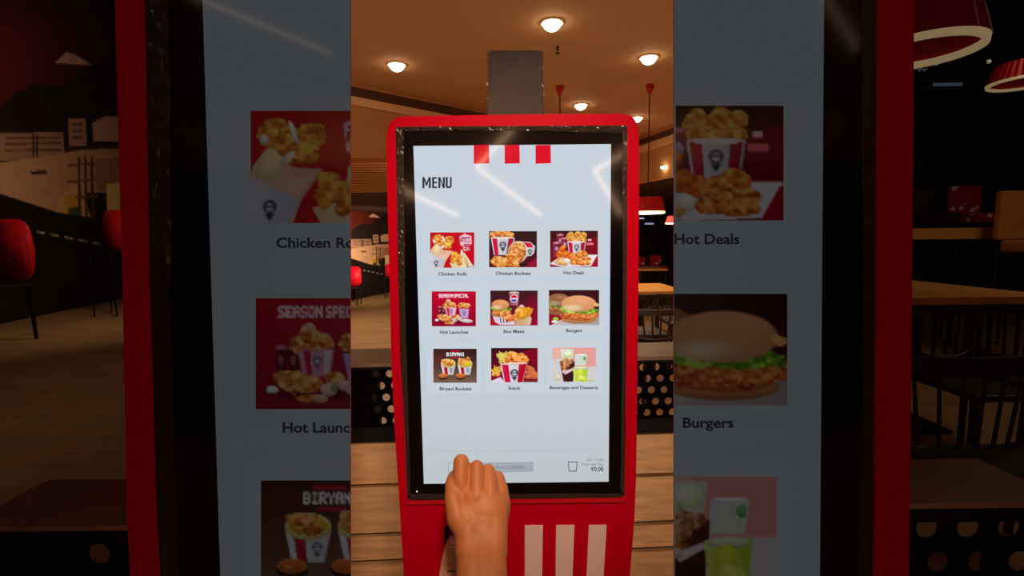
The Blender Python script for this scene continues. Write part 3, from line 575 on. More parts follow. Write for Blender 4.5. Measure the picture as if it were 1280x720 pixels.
# lower ceiling beyond, brass coloured slats over the left seating
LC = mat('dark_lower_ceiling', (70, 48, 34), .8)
mb = MB(); mb.poly([(AE.x + .05, AE.y + .1, zA), (CO.x, CO.y + .1, zA), (CO.x + .6, 15.4, zA), (PLf[0] + .05, 15.4, zA)], (0, 0, .05)); tag(mb.build('ceiling', LC), kind='structure')
mb = MB(); mb.poly([(CO.x, CO.y + .1, zB), (BE.x - .05, BE.y + .1, zB), (PRf[0] - .05, 15.4, zB), (CO.x + .62, 15.4, zB)], (0, 0, .05)); tag(mb.build('ceiling', LC), kind='structure')
mb = MB(); y0 = AE.y + 1.0
yend = PH(460, 237, zA).y; y0 = AE.y + .35
for k in range(max(3, int((yend - y0) / .16))):
    yy = y0 + k * .16; mb.box((PLn[0] + (PLf[0] - PLn[0]) * (yy - PLn[1]) / (PLf[1] - PLn[1]) + .1, yy, zA - .05), (-.6, yy + .07, zA - .002))
tag(mb.build('slat_ceiling', mat('brass_slats', (190, 130, 60), .4, .3)), 'brass coloured slat ceiling over the seating by the mural, above the red chair', 'ceiling slats')
# linear air grille and cream band on each bulkhead
cream = mat('cream_band', (240, 206, 160), .6); grille = mat('grille_dark', (62, 40, 28), .5)
def off(v, n, s): return v - n * s
for (n_, o_, rows, L, Rr, lab) in ((nA, CO, ((439, 108.5, 121), (612, 143.8, 154.5)), (300, 560), 1, 'left of the kiosk box, on the long bulkhead'), (nB, CO, ((797, 176, 184), (841, 160.5, 169)), (780, 900), 2, 'right of the kiosk corner, on the short bulkhead')):
    (xa, ta, ba), (xb, tb_, bb) = rows
    def gy(x, q0, q1): return q0 + (q1 - q0) * (x - xa) / (xb - xa)
    if n_.y < 0: n_ = -n_
    xs = (436 - 30, 640) if Rr == 1 else (780, 860)
    r = empty('air_grille', PP(sum(xs) / 2, gy(sum(xs) / 2, ta, tb_), o_, n_), 'dark linear air grille with cream band ' + lab, 'air vent')
    def band(name, f0, f1, mt, th, xs=xs):
        mb = MB(); mb.poly([off(PP(x, y, o_, n_), n_, .001) for x, y in ((xs[0], f0(xs[0])), (xs[1], f0(xs[1])), (xs[1], f1(xs[1])), (xs[0], f1(xs[0])))], -n_ * th); return mb.build(name, mt, r)
    band('backing', lambda x: gy(x, ta, tb_), lambda x: gy(x, ba, bb), grille, .01)
    for k in range(1, 5): band('slat', lambda x: gy(x, ta, tb_) + (gy(x, ba, bb) - gy(x, ta, tb_)) * k / 5 - .5, lambda x: gy(x, ta, tb_) + (gy(x, ba, bb) - gy(x, ta, tb_)) * k / 5 + .3, mat('grille_slat', (120, 84, 60), .4), .02)
    for k in range(1, 9 if Rr == 1 else 4):
        x = xs[0] + (xs[1] - xs[0]) * k / (9 if Rr == 1 else 4); band('divider', lambda q: gy(q, ta, tb_), lambda q: gy(q, ba, bb), mat('grille_slat', (120, 84, 60), .4), .022, (x, x + .8))
    band('cream_band', lambda x: gy(x, ba, bb), lambda x: gy(x, ba, bb) + (10 if Rr == 1 else 9), cream, .03)
# downlights
DL = [(690, 28, 'large round downlight nearest above the grey box'), (496, 80.5, 'round downlight in the ceiling, left of the grey box'), (811, 71.5, 'round downlight above the right red ceiling rose'), (726, 131, 'round downlight just above the top edge of the kiosk'), (796, 147, 'small round downlight beyond the upper right corner of the kiosk')]
glow = mat('lamp_glow', (255, 240, 215), emit=(255, 226, 185), estr=14)
for x, y, lab in DL:
    c = PH(x, y, CEIL); r = empty('downlight', c, lab, 'ceiling light', 'round ceiling downlights')
    mb = MB(); mb.lathe(c, [(.085, -.001), (.085, -.008), (.07, -.01), (.068, -.002)]); mb.build('trim_ring', mat('white_ring', (240, 215, 180), .4), r, True)
    mb = MB(); mb.sph(c + Vector((0, 0, -.004)), .064, (1, 1, .85), 24); mb.build('lens', glow, r, True)
    ld = bpy.data.lights.new('downlight_lamp', 'SPOT'); ld.energy = 15; ld.color = (1, .72, .42); ld.spot_size = 2.4; ld.spot_blend = .8; ld.shadow_soft_size = .06
    lo = bpy.data.objects.new('downlight_lamp', ld); COL.objects.link(lo); lo.location = c + Vector((0, 0, -.03))
c = PH(832, 209.5, zB) if False else PP(832, 209.5, CO, nB)
# lamp on the bulkhead side
r = empty('downlight', c, 'small bright lamp on the bulkhead above the red lampshade', 'ceiling light'); mb = MB(); mb.sph(c - nB.normalized() * (.03 if nB.y > 0 else -.03), .045, (1, .6, .45)); mb.build('lens', glow, r, True)
c = PH(697, 58, CEIL); mb = MB(); mb.bar(c, c + Vector((0, 0, -.03)), .012, .008); mb.bar(c + Vector((0, 0, -.03)), c + Vector((0, 0, -.05)), .004, .004); mb.bar(c + Vector((0, 0, -.05)), c + Vector((0, 0, -.054)), .016, .016)
tag(mb.build('sprinkler', mat('dark_steel', (46, 42, 42))), 'tiny dark sprinkler head on the ceiling right of the grey box', 'sprinkler')
# pendants
redsh = mat('red_lampshade', (190, 10, 16), .5); cordm = mat('cord_red_black', (70, 14, 12), .6)
def pendant(px, ycan, Y, cx, ytop, ybot, rpx, lab, zc=CEIL, glowstr=2.2, canopy=True, energy=10, key=''):
    cb = PY(cx, ybot, Y); ct = PY(cx, ytop, Y); z = (cb - CAM).dot(FW); R = rpx * z / F; H = ct.z - cb.z
    r = empty('pendant_lamp', (cb.x, cb.y, cb.z), lab, 'pendant lamp')
    mb = MB(); mb.lathe(cb, [(R, 0), (R * .8, H)], 144, .018, 36); mb.lathe(cb, [(R * .8, H), (.02, H)], 144); mb.build('lamp_shade', redsh, r)
    mb = MB(); mb.lathe(cb, [(R * .99, -H * .15), (R * 1.0, -H * .01), (R * .9, 0), (R * .89, -H * .15), (R * .99, -H * .15)], 48); mb.build('diffuser', mat('shade_glow' + key, (255, 236, 190), emit=(255, 228, 170), estr=glowstr), r)
    mb = MB(); mb.bar(cb + Vector((0, 0, H)), Vector((cb.x, cb.y, zc)), .006, .006, 8); mb.build('cord', cordm, r)
    mb = MB(); mb.lathe(Vector((cb.x, cb.y, zc)), [(.001, -.10), (.016, -.085), (.04, -.03), (.043, -.012), (.04, 0)], 24); mb.build('ceiling_rose', redsh, r, True)
    if energy:
        ld = bpy.data.lights.new('pendant_bulb', 'POINT'); ld.energy = energy; ld.color = (1, .72, .42); ld.shadow_soft_size = .05; lo = bpy.data.objects.new('pendant_bulb', ld); COL.objects.link(lo); lo.location = cb + Vector((0, 0, -.05))
Yp = PH(812, 106, CEIL).y
pendant(0, 0, Yp, 809.5, 247, 264.5, 21, 'red pleated pendant lamp nearest right of the kiosk, rose on the ceiling', energy=6)
pendant(0, 0, PH(699, 108, CEIL).y, 700, 250, 268, 21, 'red pendant lamp hidden behind the kiosk, its red rose above the kiosk top', energy=6)
pendant(0, 0, 7.2, 847, 270, 278.5, 15, 'small far red pendant lamp at the right edge of the bright room', zc=zB, energy=4)

# ------------------------------------------------------------------ mural (left seating), once in the bright room, once large in the dark room
def mural_pic(w=220, h=300):
    # canvas covers x -120..230, y -140..410 of the enlarged view
    s = Pic(w, h, (26, 10, 10), 350 / 550); g = lambda q: [((x + 120) / 350, (y + 140) / 550) for x, y in q]
    P = lambda q, c, c2=None: s.poly(g(q), c, c2)
    s.put((1.25 - s.ed(.25, .37, .55, .24, 0, .3, 4)[0]) * 1.1, (112, 34, 26))
    P([(-120, 60), (-60, 110), (0, 128), (20, 108), (45, 98), (78, 102), (100, 84), (150, 55), (230, 40), (230, 170), (-120, 170)], (38, 24, 22))
    P([(67, 73), (82, 60), (92, 62), (115, 76)], (236, 190, 170))
    P([(-120, 165), (-60, 150), (0, 158), (78, 157), (80, 188), (0, 192), (-120, 200)], (176, 136, 116))
    for yy in (163, 170, 178): P([(6, yy), (76, yy - 1), (76, yy + 1.5), (6, yy + 2.5)], (110, 80, 66))
    for xx in (40, 44): P([(xx, 160), (xx + 2.5, 160), (xx + 2.5, 188), (xx, 188)], (70, 40, 34))
    P([(84, 141), (106, 140), (108, 178), (86, 178)], (186, 144, 126))
    for yy in (146, 154, 162): P([(89, yy), (102, yy), (102, yy + 3), (89, yy + 3)], (110, 78, 66))
    P([(114, 146), (130, 138), (200, 138), (200, 168), (116, 168)], (206, 164, 144)); P([(86, 174), (200, 170), (200, 176), (86, 180)], (60, 34, 30))
    P([(-120, 215), (0, 194), (104, 178), (200, 176), (200, 232), (110, 230), (72, 256), (0, 234), (-120, 205)], (214, 172, 142), (200, 150, 120))
    P([(37, 205), (56, 203), (58, 207), (40, 209)], (60, 38, 32)); P([(60, 256), (100, 205), (112, 262)], (226, 172, 120))
    for a in (96, 104, 112): P([(a, 186), (a + 3, 186), (a + 5, 262), (a + 1, 262)], (92, 60, 48))
    for a in (196, 216, 236): P([(84, a), (122, a - 3), (122, a), (84, a + 3)], (120, 84, 66))
    P([(80, 234), (94, 232), (95, 250), (82, 250)], (216, 160, 50)); P([(84, 250), (100, 246), (102, 262), (86, 262)], (74, 84, 44)); P([(118, 190), (150, 188), (150, 226), (120, 230)], (170, 120, 96))
    P([(132, 220), (149, 218), (149, 262), (133, 262)], (246, 216, 150))
    P([(-120, 204), (0, 232), (70, 254), (120, 262), (230, 262), (230, 420), (-120, 420)], (22, 11, 10))
    for k in range(20):
        x = -60 + k * 17.5; y = 268 + (x / 145) * 28; P([(x, y), (x + 10, y + 1.8), (x + 10, y + 3.8), (x, y + 2)], (226, 206, 196))
    s.put((s.nz(30) - .55) * .5, (20, 8, 8)); return s
mp = mural_pic()
def build_mural(fl0, fl1, conv, key, lab, ztop):
    a = PH(*fl0, 0.0); b = PH(*fl1, 0.0); d = (b - a); n = Vector((-d.y, d.x, 0)).normalized()
    if (CAM - a).dot(n) > 0: n = -n
    s0 = PP(320 if key == 's' else -260, 360, a, n); s1 = PP(650 if key == 's' else 292, 360, a, n)
    mb = MB(); mb.poly([(s0.x, s0.y, 0), (s1.x, s1.y, 0), (s1.x, s1.y, ztop), (s0.x, s0.y, ztop)], n * .1); tag(mb.build('wall_back', darkm), kind='structure')
    # canvas from the wall base up, clamped to the wall
    def M(x, y):
        q = PP(*conv(x, y), a, n); q.z = min(max(q.z, .01), ztop - .01); return q - n * .012
    o = raster('wall_mural', mp, -120, -140, 230, 425, M, attr_mat('mural_paint'), None); tag(o, lab, 'wall mural'); return a, b, n
zoomed = lambda x, y: (x, y)
small = lambda x, y: ((x - 640) / ZOOM + 640.5, (y - 360) / ZOOM + 360)
build_mural((439, 375.5), (487, 365.5), small, 's', 'mural of hillside houses and white paper plane left of the small kiosk', zA)
build_mural((0, 405), (145, 375), zoomed, 'b', 'large dim mural of houses and white paper plane at the far left edge', 10.5)
# red chairs by the murals
redch = mat('red_moulded_plastic', (170, 10, 28), .5, spec=.2); blk = mat('black_metal', (13, 8, 8), .6, spec=.15)
def red_chair(xc, yt, ym, yb, wpx, lab):
    """red rounded backrest from yt to ym, dark seat and legs down to the floor at yb"""
    base = PH(xc, yb, 0); Y = base.y; z = (base - CAM).dot(FW); w = wpx * z / F; zt = PY(xc, yt, Y).z; zm = PY(xc, ym, Y).z
    r = empty('red_chair', base, lab, 'chair'); mb = MB()
    n = 18; out = []
    for k in range(n): t = 2 * math.pi * k / n; cx_, sz = math.cos(t), math.sin(t); out.append(Vector((base.x + w / 2 * math.copysign(abs(cx_) ** .5, cx_), Y, (zt + zm) / 2 + (zt - zm) / 2 * math.copysign(abs(sz) ** .5, sz))))
    mb.poly(out, (0, w * .12, 0)); bmesh.ops.bevel(mb.bm, geom=mb.bm.edges[:], offset=w * .03, segments=2, affect='EDGES'); mb.build('backrest', redch, r, True)
    mb = MB(); mb.box((base.x - w * .5, Y - w * .9, zm - w * .16), (base.x + w * .5, Y + w * .05, zm - w * .02), bev=w * .05); mb.build('seat', blk, r)
    for sx in (-1, 1):
        for sy in (0, 1): mb = MB(); mb.bar((base.x + sx * w * .4, Y - w * .8 * sy, zm - w * .15), (base.x + sx * w * .45, Y - w * .82 * sy, .0), w * .04, w * .03); mb.build('leg', blk, r)
red_chair(443.5, 333, 357, 380, 19, 'small red chair in front of the mural in the bright room'); red_chair(487.5, 330, 346, 372, 10, 'red chair half hidden behind the left edge of the small kiosk')
red_chair(18, 273, 352, 424, 62, 'large dim red chair at the far left edge below the dashed line'); red_chair(153, 262, 312, 392, 30, 'dim red chair half hidden by the left red edge of the big kiosk')

# ------------------------------------------------------------------ barriers with ledge, perforated panel and planks
ledm = mat('brown_ledge', (128, 98, 72), .45, var=.12, scale=4); perf = mat('perforated_black_metal', (7, 3, 3), .8, spec=.04)
def plank_mat():
    return mat('oiled_plank', (208, 160, 112), .5, var=.2, scale=7, stretch=(1.2, 6, 9), bump=.1)
def barrier(name, fa, fb, zt, dep, pitch, hole, rows, z_bot, planks, lab, s0=0.0, shift=.34, first=.66, skip=None):
    """front runs from point fa to fb (plan), ledge top at zt"""
    a = Vector((fa[0], fa[1], 0)); b = Vector((fb[0], fb[1], 0)); d = (b - a).normalized(); n = Vector((-d.y, d.x, 0)); L = (b - a).length
    r = empty(name, (a + b) / 2, lab, 'barrier'); Q = lambda s, h, o=0: a + d * s + n * o + Vector((0, 0, h))
    mb = MB(); mb.poly([Q(-.01, zt - .0, -.012), Q(L, zt, -.012), Q(L, zt - .012, -.012), Q(-.01, zt - .012, -.012)], n * (dep + .012)); mb.build('ledge', ledm, r)
    mb = MB(); mb.poly([Q(0, zt - .012, -.008), Q(L, zt - .012, -.008), Q(L, zt - pitch * .5, -.008), Q(0, zt - pitch * .5, -.008)], n * .007); mb.build('edge_trim', blk, r)
    # perforated panel: one cell per hole
    bm = bmesh.new(); nc = int(L / pitch) + 1; rh = pitch * .895; seg = 16; top = zt - .012
    for j in range(rows):
        z1 = top - (j * rh) + rh * .5 - first * rh; z0 = z1 - rh; z1 = z1; zc = (z0 + z1) / 2; sh = (s0 + shift * j) % 1
        for i in range(-1, nc):
            c0 = (i + sh) * pitch; c1 = c0 + pitch; cc = (c0 + c1) / 2; lo, hi = max(c0, 0), min(c1, L); zz1 = min(z1, top)
            if hi - lo < pitch * .999 or (skip and skip(cc, j)):
                if hi > lo + 1e-4: bm.faces.new([bm.verts.new(Q(*t)) for t in ((lo, z0), (hi, z0), (hi, zz1), (lo, zz1))])
                continue
            ring = []; box = []
            for k in range(seg):
                t = 2 * math.pi * k / seg; cx_, sz = math.cos(t), math.sin(t); ring.append(bm.verts.new(Q(cc + hole / 2 * cx_, min(zc + hole / 2 * sz, top))))
                mm = max(abs(cx_), abs(sz)); box.append(bm.verts.new(Q(cc + pitch / 2 * cx_ / mm, min(zc + rh / 2 * sz / mm, zz1))))
            for k in range(seg): bm.faces.new((ring[k], ring[(k + 1) % seg], box[(k + 1) % seg], box[k]))
            # corners
            for (sx, sz2) in ((1, 1), (-1, 1), (-1, -1), (1, -1)):
                pass
    zb = top - rows * rh + rh * .5 - first * rh
    me = bpy.data.meshes.new('perforated_panel'); bm.to_mesh(me); bm.free(); o = link('perforated_panel', me, perf, r); sm = o.modifiers.new('Solid', 'SOLIDIFY'); sm.thickness = .0015
    mb = MB(); mb.poly([Q(0, zb, -.005), Q(L, zb, -.005), Q(L, z_bot, -.005), Q(0, z_bot, -.005)], n * .03); mb.build('rail', blk, r)
    for (z1, z0) in planks:
        mb = MB(); mb.poly([Q(0, z1, -.012), Q(L, z1, -.012), Q(L, z0, -.012), Q(0, z0, -.012)], n * .02); mb.build('plank', plank_mat(), r)
    if planks:
        mb = MB(); mb.poly([Q(0, z_bot, .012), Q(L, z_bot, .012), Q(L, 0, .012), Q(0, 0, .012)], n * .1); mb.build('backing', blk, r)
    else:
        for s in (0.02, L / 2, L - .02): mb = MB(); mb.box(Q(s - .02, 0, .0), Q(s + .02, zb, .04)); mb.build('leg', blk, r)
    return Q
zl = PY(465, 453.5, 1.5).z
fa = PY(439, 453.5, 1.5); fb = PH(820, 444.5, zl); dd = (fb - fa); fbx = fa + dd * 1.25; fax = fa - dd * .12
def zf(px, py):
    n = Vector((-dd.y, dd.x, 0)); return PP(px, py, fa, n).z
pl = [(553, 602.5), (607, 663.5), (669, 697), (703, 752), (757, 800), (806, 870), (877, 940), (946, 1010), (1016, 1080)]
planks = [(zf(465, a), max(zf(465, b), .01)) for a, b in pl if zf(465, a) > .03]
s_h = .0435
nl = Vector((-dd.y, dd.x, 0)).normalized()
Qc = barrier('slatted_barrier', (fax.x, fax.y), (fbx.x, fbx.y), zl, .2, s_h, .0245, 5, zf(465, 552), planks, 'wood plank barrier with black perforated top panel directly behind the small kiosk', s0=.0)
# added black box behind the left end makes its holes read dark
mb = MB(); q0 = PY(425, 470, 1.86); q1 = PY(467, 470, 1.8); mb.box((PY(425, 470, 1.6).x, 1.55, .0), (PY(470, 470, 1.6).x, 1.66, zl - .03), bev=.01); mb.build('added_backing', mat('flat_black', (14, 10, 10), .8), bpy.data.objects['slatted_barrier'])
def side_barrier(x0, x1, yfront, lab, s0, Y=.98, first=.62, skip=None):
    a = PY(x0, yfront, Y); b = PY(x1, yfront, Y); z = a.z
    zc = (PY(x0, yfront, Y) - CAM).dot(FW); b.z = z
    zb = PY((x0 + x1) / 2, 1100, Y).z
    return barrier('perforated_barrier', (a.x, Y), (b.x, Y), z, .2, 51.5 * zc / F, 27 * zc / F, 5, z - .38, [], lab, s0, first=first, skip=skip)
side_barrier(-40, 230, 655, 'dark barrier with brown ledge and one round hole, lower left corner', .62, 1.02, .74, lambda c, j: not (j == 0 and c > .2))
side_barrier(1060, 1330, 627, 'dark barrier with brown ledge and rows of round holes, lower right corner', .45, 1.02)

# ------------------------------------------------------------------ seating area right
topm = mat('orange_wood_top', (222, 158, 84), .4, var=.1, scale=5, stretch=(1, 5, 1)); dkw = mat('dark_stained_wood', (32, 18, 14), .5)
def table(xl, xr, yf, yr, Y, lab, thick=.03, flat_depth=None, grp=None):
    a = PY(xl, yf, Y); b = PY(xr, yf, Y); z = (a.z + b.z) / 2; dep = flat_depth or min(1.6, max(.5, PH((xl + xr) / 2, yr, z).y - Y))
    r = empty('dining_table', ((a.x + b.x) / 2, Y + dep / 2, 0), lab, 'table'); mb = MB(); mb.box((a.x, Y, z - thick), (b.x, Y + dep, z), bev=.004); mb.build('tabletop', topm, r)
    mb = MB(); cx_ = (a.x + b.x) / 2
    mb.box((cx_ - .04, Y + dep * .45, .02), (cx_ + .04, Y + dep * .55, z - thick)); mb.build('pedestal', dkw, r); mb = MB(); mb.box((cx_ - .25, Y + dep * .3, 0), (cx_ + .25, Y + dep * .7, .025), bev=.005); mb.build('base', blk, r)
def spindle_chair(xc, Y, w, ytop, yrail, ylow, zseat, lab, nsp=6, mt=None, fan=.82):
    c = PY(xc, ytop, Y); zt = c.z; zr = PY(xc, yrail, Y).z; zlw = PY(xc, ylow, Y).z; mt = mt or dkw
    r = empty('spindle_chair', (c.x, Y, 0), lab, 'chair'); x = c.x
    def arc(z, half, sag, k): t = k * 2 - 1; return Vector((x + half * t, Y - sag * (1 - t * t), z))
    mb = MB(); n = 12
    for k in range(n): 
        a, b = arc(0, w / 2, .05, k / n), arc(0, w / 2, .05, (k + 1) / n); mb.poly([(a.x, a.y, zt), (b.x, b.y, zt), (b.x, b.y, zr), (a.x, a.y, zr)], (0, .022, 0))
    mb.build('top_rail', mt, r); mb = MB(); mb.path([arc(zlw - .03 * (1 - (2 * k / 10 - 1) ** 2), w / 2 * fan, .04, k / 10) for k in range(11)], .013); mb.build('lower_rail', mt, r)
    for k in range(nsp): f = (k + .5) / nsp; mb = MB(); a = arc(zr + .005, w / 2, .045, f); b = arc(zlw - .01, w / 2 * fan, .04, f); mb.bar(b + Vector((0, .01, 0)), a + Vector((0, .01, 0)), .009, .008); mb.build('spindle', mt, r)
    mb = MB(); mb.box((x - w * .46, Y - .44, zseat - .04), (x + w * .46, Y + .02, zseat), bev=.012); mb.build('seat', mt, r)
    for sx in (-1, 1):
        mb = MB(); mb.bar((x + sx * w * .42, Y + .0, 0), (x + sx * w * .49, Y + .012, zr), .018, .015); mb.build('leg', mt, r)
        mb = MB(); mb.bar((x + sx * w * .44, Y - .42, 0), (x + sx * w * .4, Y - .4, zseat - .03), .018, .018); mb.build('leg', mt, r)
    return r
def cushion_chair(xc, Y, wpx, yt, yb, lab, mt=None):
    c = PY(xc, yt, Y); z = (c - CAM).dot(FW); w = wpx * z / F; zb = PY(xc, yb, Y).z
    r = empty('upholstered_chair', (c.x, Y, 0), lab, 'chair')
    mt = mt or MATS.get('red_white_fabric')
    if not mt:
        mt = mat('red_white_fabric', (170, 14, 26), .8); nt = mt.node_tree; b = nt.nodes['Principled BSDF']; vo = nt.nodes.new('ShaderNodeTexVoronoi'); vo.inputs['Scale'].default_value = 9; rp = nt.nodes.new('ShaderNodeValToRGB'); rp.color_ramp.interpolation = 'CONSTANT'
        rp.color_ramp.elements[0].color = (*lin((226, 190, 180)), 1); rp.color_ramp.elements[1].position = .3; rp.color_ramp.elements[1].color = (*lin((170, 14, 26)), 1); tc = [q for q in nt.nodes if q.type == 'TEX_COORD'][0]
        nt.links.new(tc.outputs['Object'], vo.inputs['Vector']); nt.links.new(vo.outputs['Distance'], rp.inputs[0]); nt.links.new(rp.outputs[0], b.inputs['Base Color'])
    mb = MB(); mb.box((c.x - w / 2, Y, zb), (c.x + w / 2, Y + .08, c.z), bev=.02); mb.build('backrest', mt, r)
    mb = MB(); mb.box((c.x - w / 2, Y - .45, zb - .12), (c.x + w / 2, Y, zb), bev=.03); mb.build('seat', mt, r)
    for sx in (-1, 1):
        for sy in (.04, -.41): mb = MB(); mb.bar((c.x + sx * w * .42, Y + sy, 0), (c.x + sx * w * .42, Y + sy, zb - .08), .018, .02); mb.build('leg', dkw, r)
# bright room
table(770, 860, 364.5, 354, 6.2, 'orange wooden table right of the small kiosk, nearest in the bright room', .035); table(778, 835, 336.5, 331, 9.0, 'far tan wooden table right of the small kiosk', .03, .8)
spindle_chair(820, 4.3, .50, 386.5, 394, 420, .50, 'black spindle-back chair behind the ledge right of the small kiosk', 6)
spindle_chair(800, 5.0, .38, 368, 373, 384, .52, 'dark spindle-back chair half hidden behind the kiosk, under the orange table', 6); spindle_chair(842, 5.6, .38, 367, 371, 386, .52, 'dark spindle-back chair under the orange table, at the right edge of the bright room', 6)
cushion_chair(820, 10.5, 13, 319, 331, 'red and white patterned chair behind the far table'); cushion_chair(803, 10.5, 9, 321, 331, 'plain looking far chair beside the kiosk edge, behind the far table')
# dark room on the right (larger in view)
table(1125, 1330, 371, 341, 3.0, 'dim orange wooden counter table at the right edge, nearest', .05, 1.25); table(1120, 1256, 285, 270, 5.2, 'dim tan table further back at the right, in front of patterned chairs', .12, .7)
spindle_chair(1212, 2.2, .62, 445, 468, 556, .45, 'large dim black spindle-back chair in the lower right', 6); spindle_chair(1180, 2.9, .4, 384, 392, 440, .6, 'dim spindle-back chair under the near counter table', 5); spindle_chair(1268, 2.92, .4, 383, 391, 440, .6, 'dim spindle-back chair at the far right edge under the counter table', 5)
cushion_chair(1210, 6.6, 38, 232, 268, 'dim red chair with white pattern behind the further table'); cushion_chair(1158, 6.6, 22, 236, 268, 'dim narrow dark chair touching the right red edge of the big kiosk', mat('dark_brown_leather', (60, 30, 22), .6)); cushion_chair(1276, 4.9, 44, 238, 300, 'dim tan chair back at the right edge beside the further table', mat('tan_leather', (196, 130, 66), .5))
pendant(0, 0, 2.6, 1150, 4, 60, 64, 'large dim red pleated pendant lamp at the upper right', zc=5.4, glowstr=.16, energy=.0, key='_dim'); pendant(0, 0, 4.2, 1284, 79, 101, 38, 'dim red pendant lamp cut by the right edge of the view', zc=5.4, glowstr=.16, energy=0, key='_dim')
# back walls, dark shop windows
def shopwindow(x0, x1, y0, y1, Y, n):
    a = PY(x0, y1, Y); b = PY(x1, y0, Y); r = empty('window_%d' % n, (a.x, Y, a.z)); r['kind'] = 'structure'
    mb = MB()
    for q in ((a.x, a.z, b.x, a.z + .06), (a.x, b.z - .06, b.x, b.z), (a.x, a.z, a.x + .06, b.z), (b.x - .06, a.z, b.x, b.z), ((a.x + b.x) / 2 - .02, a.z, (a.x + b.x) / 2 + .02, b.z)): mb.box((q[0], Y - .03, q[1]), (q[2], Y, q[3]))
    mb.build('window_frame', blk, r); mb = MB(); mb.box((a.x + .05, Y - .015, a.z + .05), (b.x - .05, Y - .008, b.z - .05)); mb.build('window_pane', mat('dark_pane', (16, 18, 26), .12), r)
YB = 13.0
wallseg('wall_back', (1.0, YB), (6.9, YB), 0, 5.6, darkm, .1)
shopwindow(795, 845, 232, 316, YB - .05, 1); shopwindow(1135, 1290, 40, 215, 9.0, 2)
wallseg('wall_right', (4.95, 9.02), (14, 9.02), 0, 5.6, darkm, .1)
def sign(x0, x1, y0, y1, Y, txt, rgb, st, lab):
    M = lambda x, y: PY(x, y, Y); o = text_obj('lit_sign', txt, (x0 + x1) / 2, (y0 + y1) / 2, x1 - x0, y1 - y0, M, screen_mat('sign_%d' % int(x0), rgb, st), None, bold=.02)
    if o: tag(o, lab, 'sign')
def bar_light(x0, x1, y0, y1, Y, rgb, st, lab):
    mb = MB(); a = PY(x0, y0, Y); b = PY(x1, y1, Y); mb.box((a.x, Y - .02, b.z), (b.x, Y, a.z), bev=.003); tag(mb.build('light_strip', screen_mat('strip_%d' % int(x0 * 7 + y0), rgb, st)), lab, 'light')
sign(799, 805.5, 271, 274, YB - .1, 'ww', (225, 230, 250), .9, 'tiny white lit letters in the dark window, right of the small kiosk')
bar_light(806, 817, 278.6, 280.6, YB - .1, (150, 165, 205), .7, 'pale blue light strip under the tiny lit letters')
sign(1130, 1160, 83, 89, 8.9, 'ww', (190, 195, 215), .07, 'dim white lit letters at the right, next to the big red edge'); bar_light(1166, 1202, 104, 107.5, 8.9, (150, 165, 205), .08, 'dim pale blue light strip in the dark right room')
for x, y in ((1171, 79), (1236, 77)): mb = MB(); mb.sph(PY(x, y, 4.5), .018); tag(mb.build('string_bulb', mat('dim_bulb', (240, 220, 190), emit=(240, 210, 170), estr=.12)), ('left' if x < 1200 else 'right') + ' small bulb on the thin wire at the upper right', 'bulb')
mb = MB(); mb.path([PY(1100, 78, 4.5), PY(1171, 80, 4.5), PY(1236, 78, 4.5), PY(1300, 74, 4.5)], .004); tag(mb.build('wire', blk), 'thin wire strung across the upper right', 'wire')
# arch in the bright room
mb = MB(); cc = PY(812, 256, 9.5); mb.path([cc + Vector((.42 * math.cos(t), 0, .5 * math.sin(t))) for t in [math.pi * (.35 + .65 * k / 16) for k in range(17)]], .02); tag(mb.build('arch', mat('yellow_arch', (200, 160, 60), .4, emit=(200, 150, 40), estr=.35)), 'thin yellow arch above the red lampshade right of the small kiosk', 'arch')
for x, y in ((821.5, 238.3), (827, 244.5), (815, 249)):
    mb = MB(); mb.sph(PY(x, y, YB - .3), .05, (1.6, 1, .5)); tag(mb.build('far_lamp', mat('far_lamp_glow', (255, 220, 180), emit=(255, 215, 170), estr=1.2)), {238.3: 'topmost', 244.5: 'right', 249: 'lowest'}[y] + ' of three tiny lamps in the dark upper window', 'lamp')
# ------------------------------------------------------------------ behind the camera: wall with chevron light tubes (seen mirrored in the glass)
wallseg('wall_back', (5, -3.9), (-5, -3.9), 0, CEIL, mat('brown_panel_wall', (84, 60, 48), .7), .1)
def mirror_pt(x, y, Yw):
    r = ray(x, y); h = CAM + r * ((KY - .002) / r.y); rr = Vector((r.x, -r.y, r.z)); return h + rr * ((Yw - h.y) / rr.y)
tube = mat('warm_tube', (255, 200, 150), emit=(255, 205, 160), estr=13)
def tubes(paths, lab):
    mb = MB()
    for P_ in paths: mb.path([mirror_pt(x, y, -3.78) for x, y in P_], .016, 8)
    tag(mb.build('light_tube', tube), lab, 'light tube')
tubes([[(642, 160), (596, 209), (676, 269)]], 'warm chevron light tube on the wall behind the viewer, mirrored in the screen centre')
tubes([[(790, 186), (743, 213), (777, 268)]], 'warm chevron light tube on the wall behind the viewer, mirrored at the screen right')
tubes([[(496, 234), (572, 269)]], 'warm straight light tube on the wall behind the viewer, mirrored at the screen left')
g0, g1, g2 = MG(520, 300), MG(560, 300), MG(540, 400); GN = (g1 - g0).cross(g2 - g0).normalized()
def mirror_big(x, y, zc):
    r = ray(x, y); h = CAM + r * ((g0 - CAM).dot(GN) / r.dot(GN)); rr = r - GN * (2 * r.dot(GN)); return h + rr * ((zc - h.z) / rr.z)
dimtube = mat('added_faint_tube', (200, 170, 140), emit=(255, 215, 180), estr=1.1)  # unseen tubes added so faint streaks mirror in the big kiosks
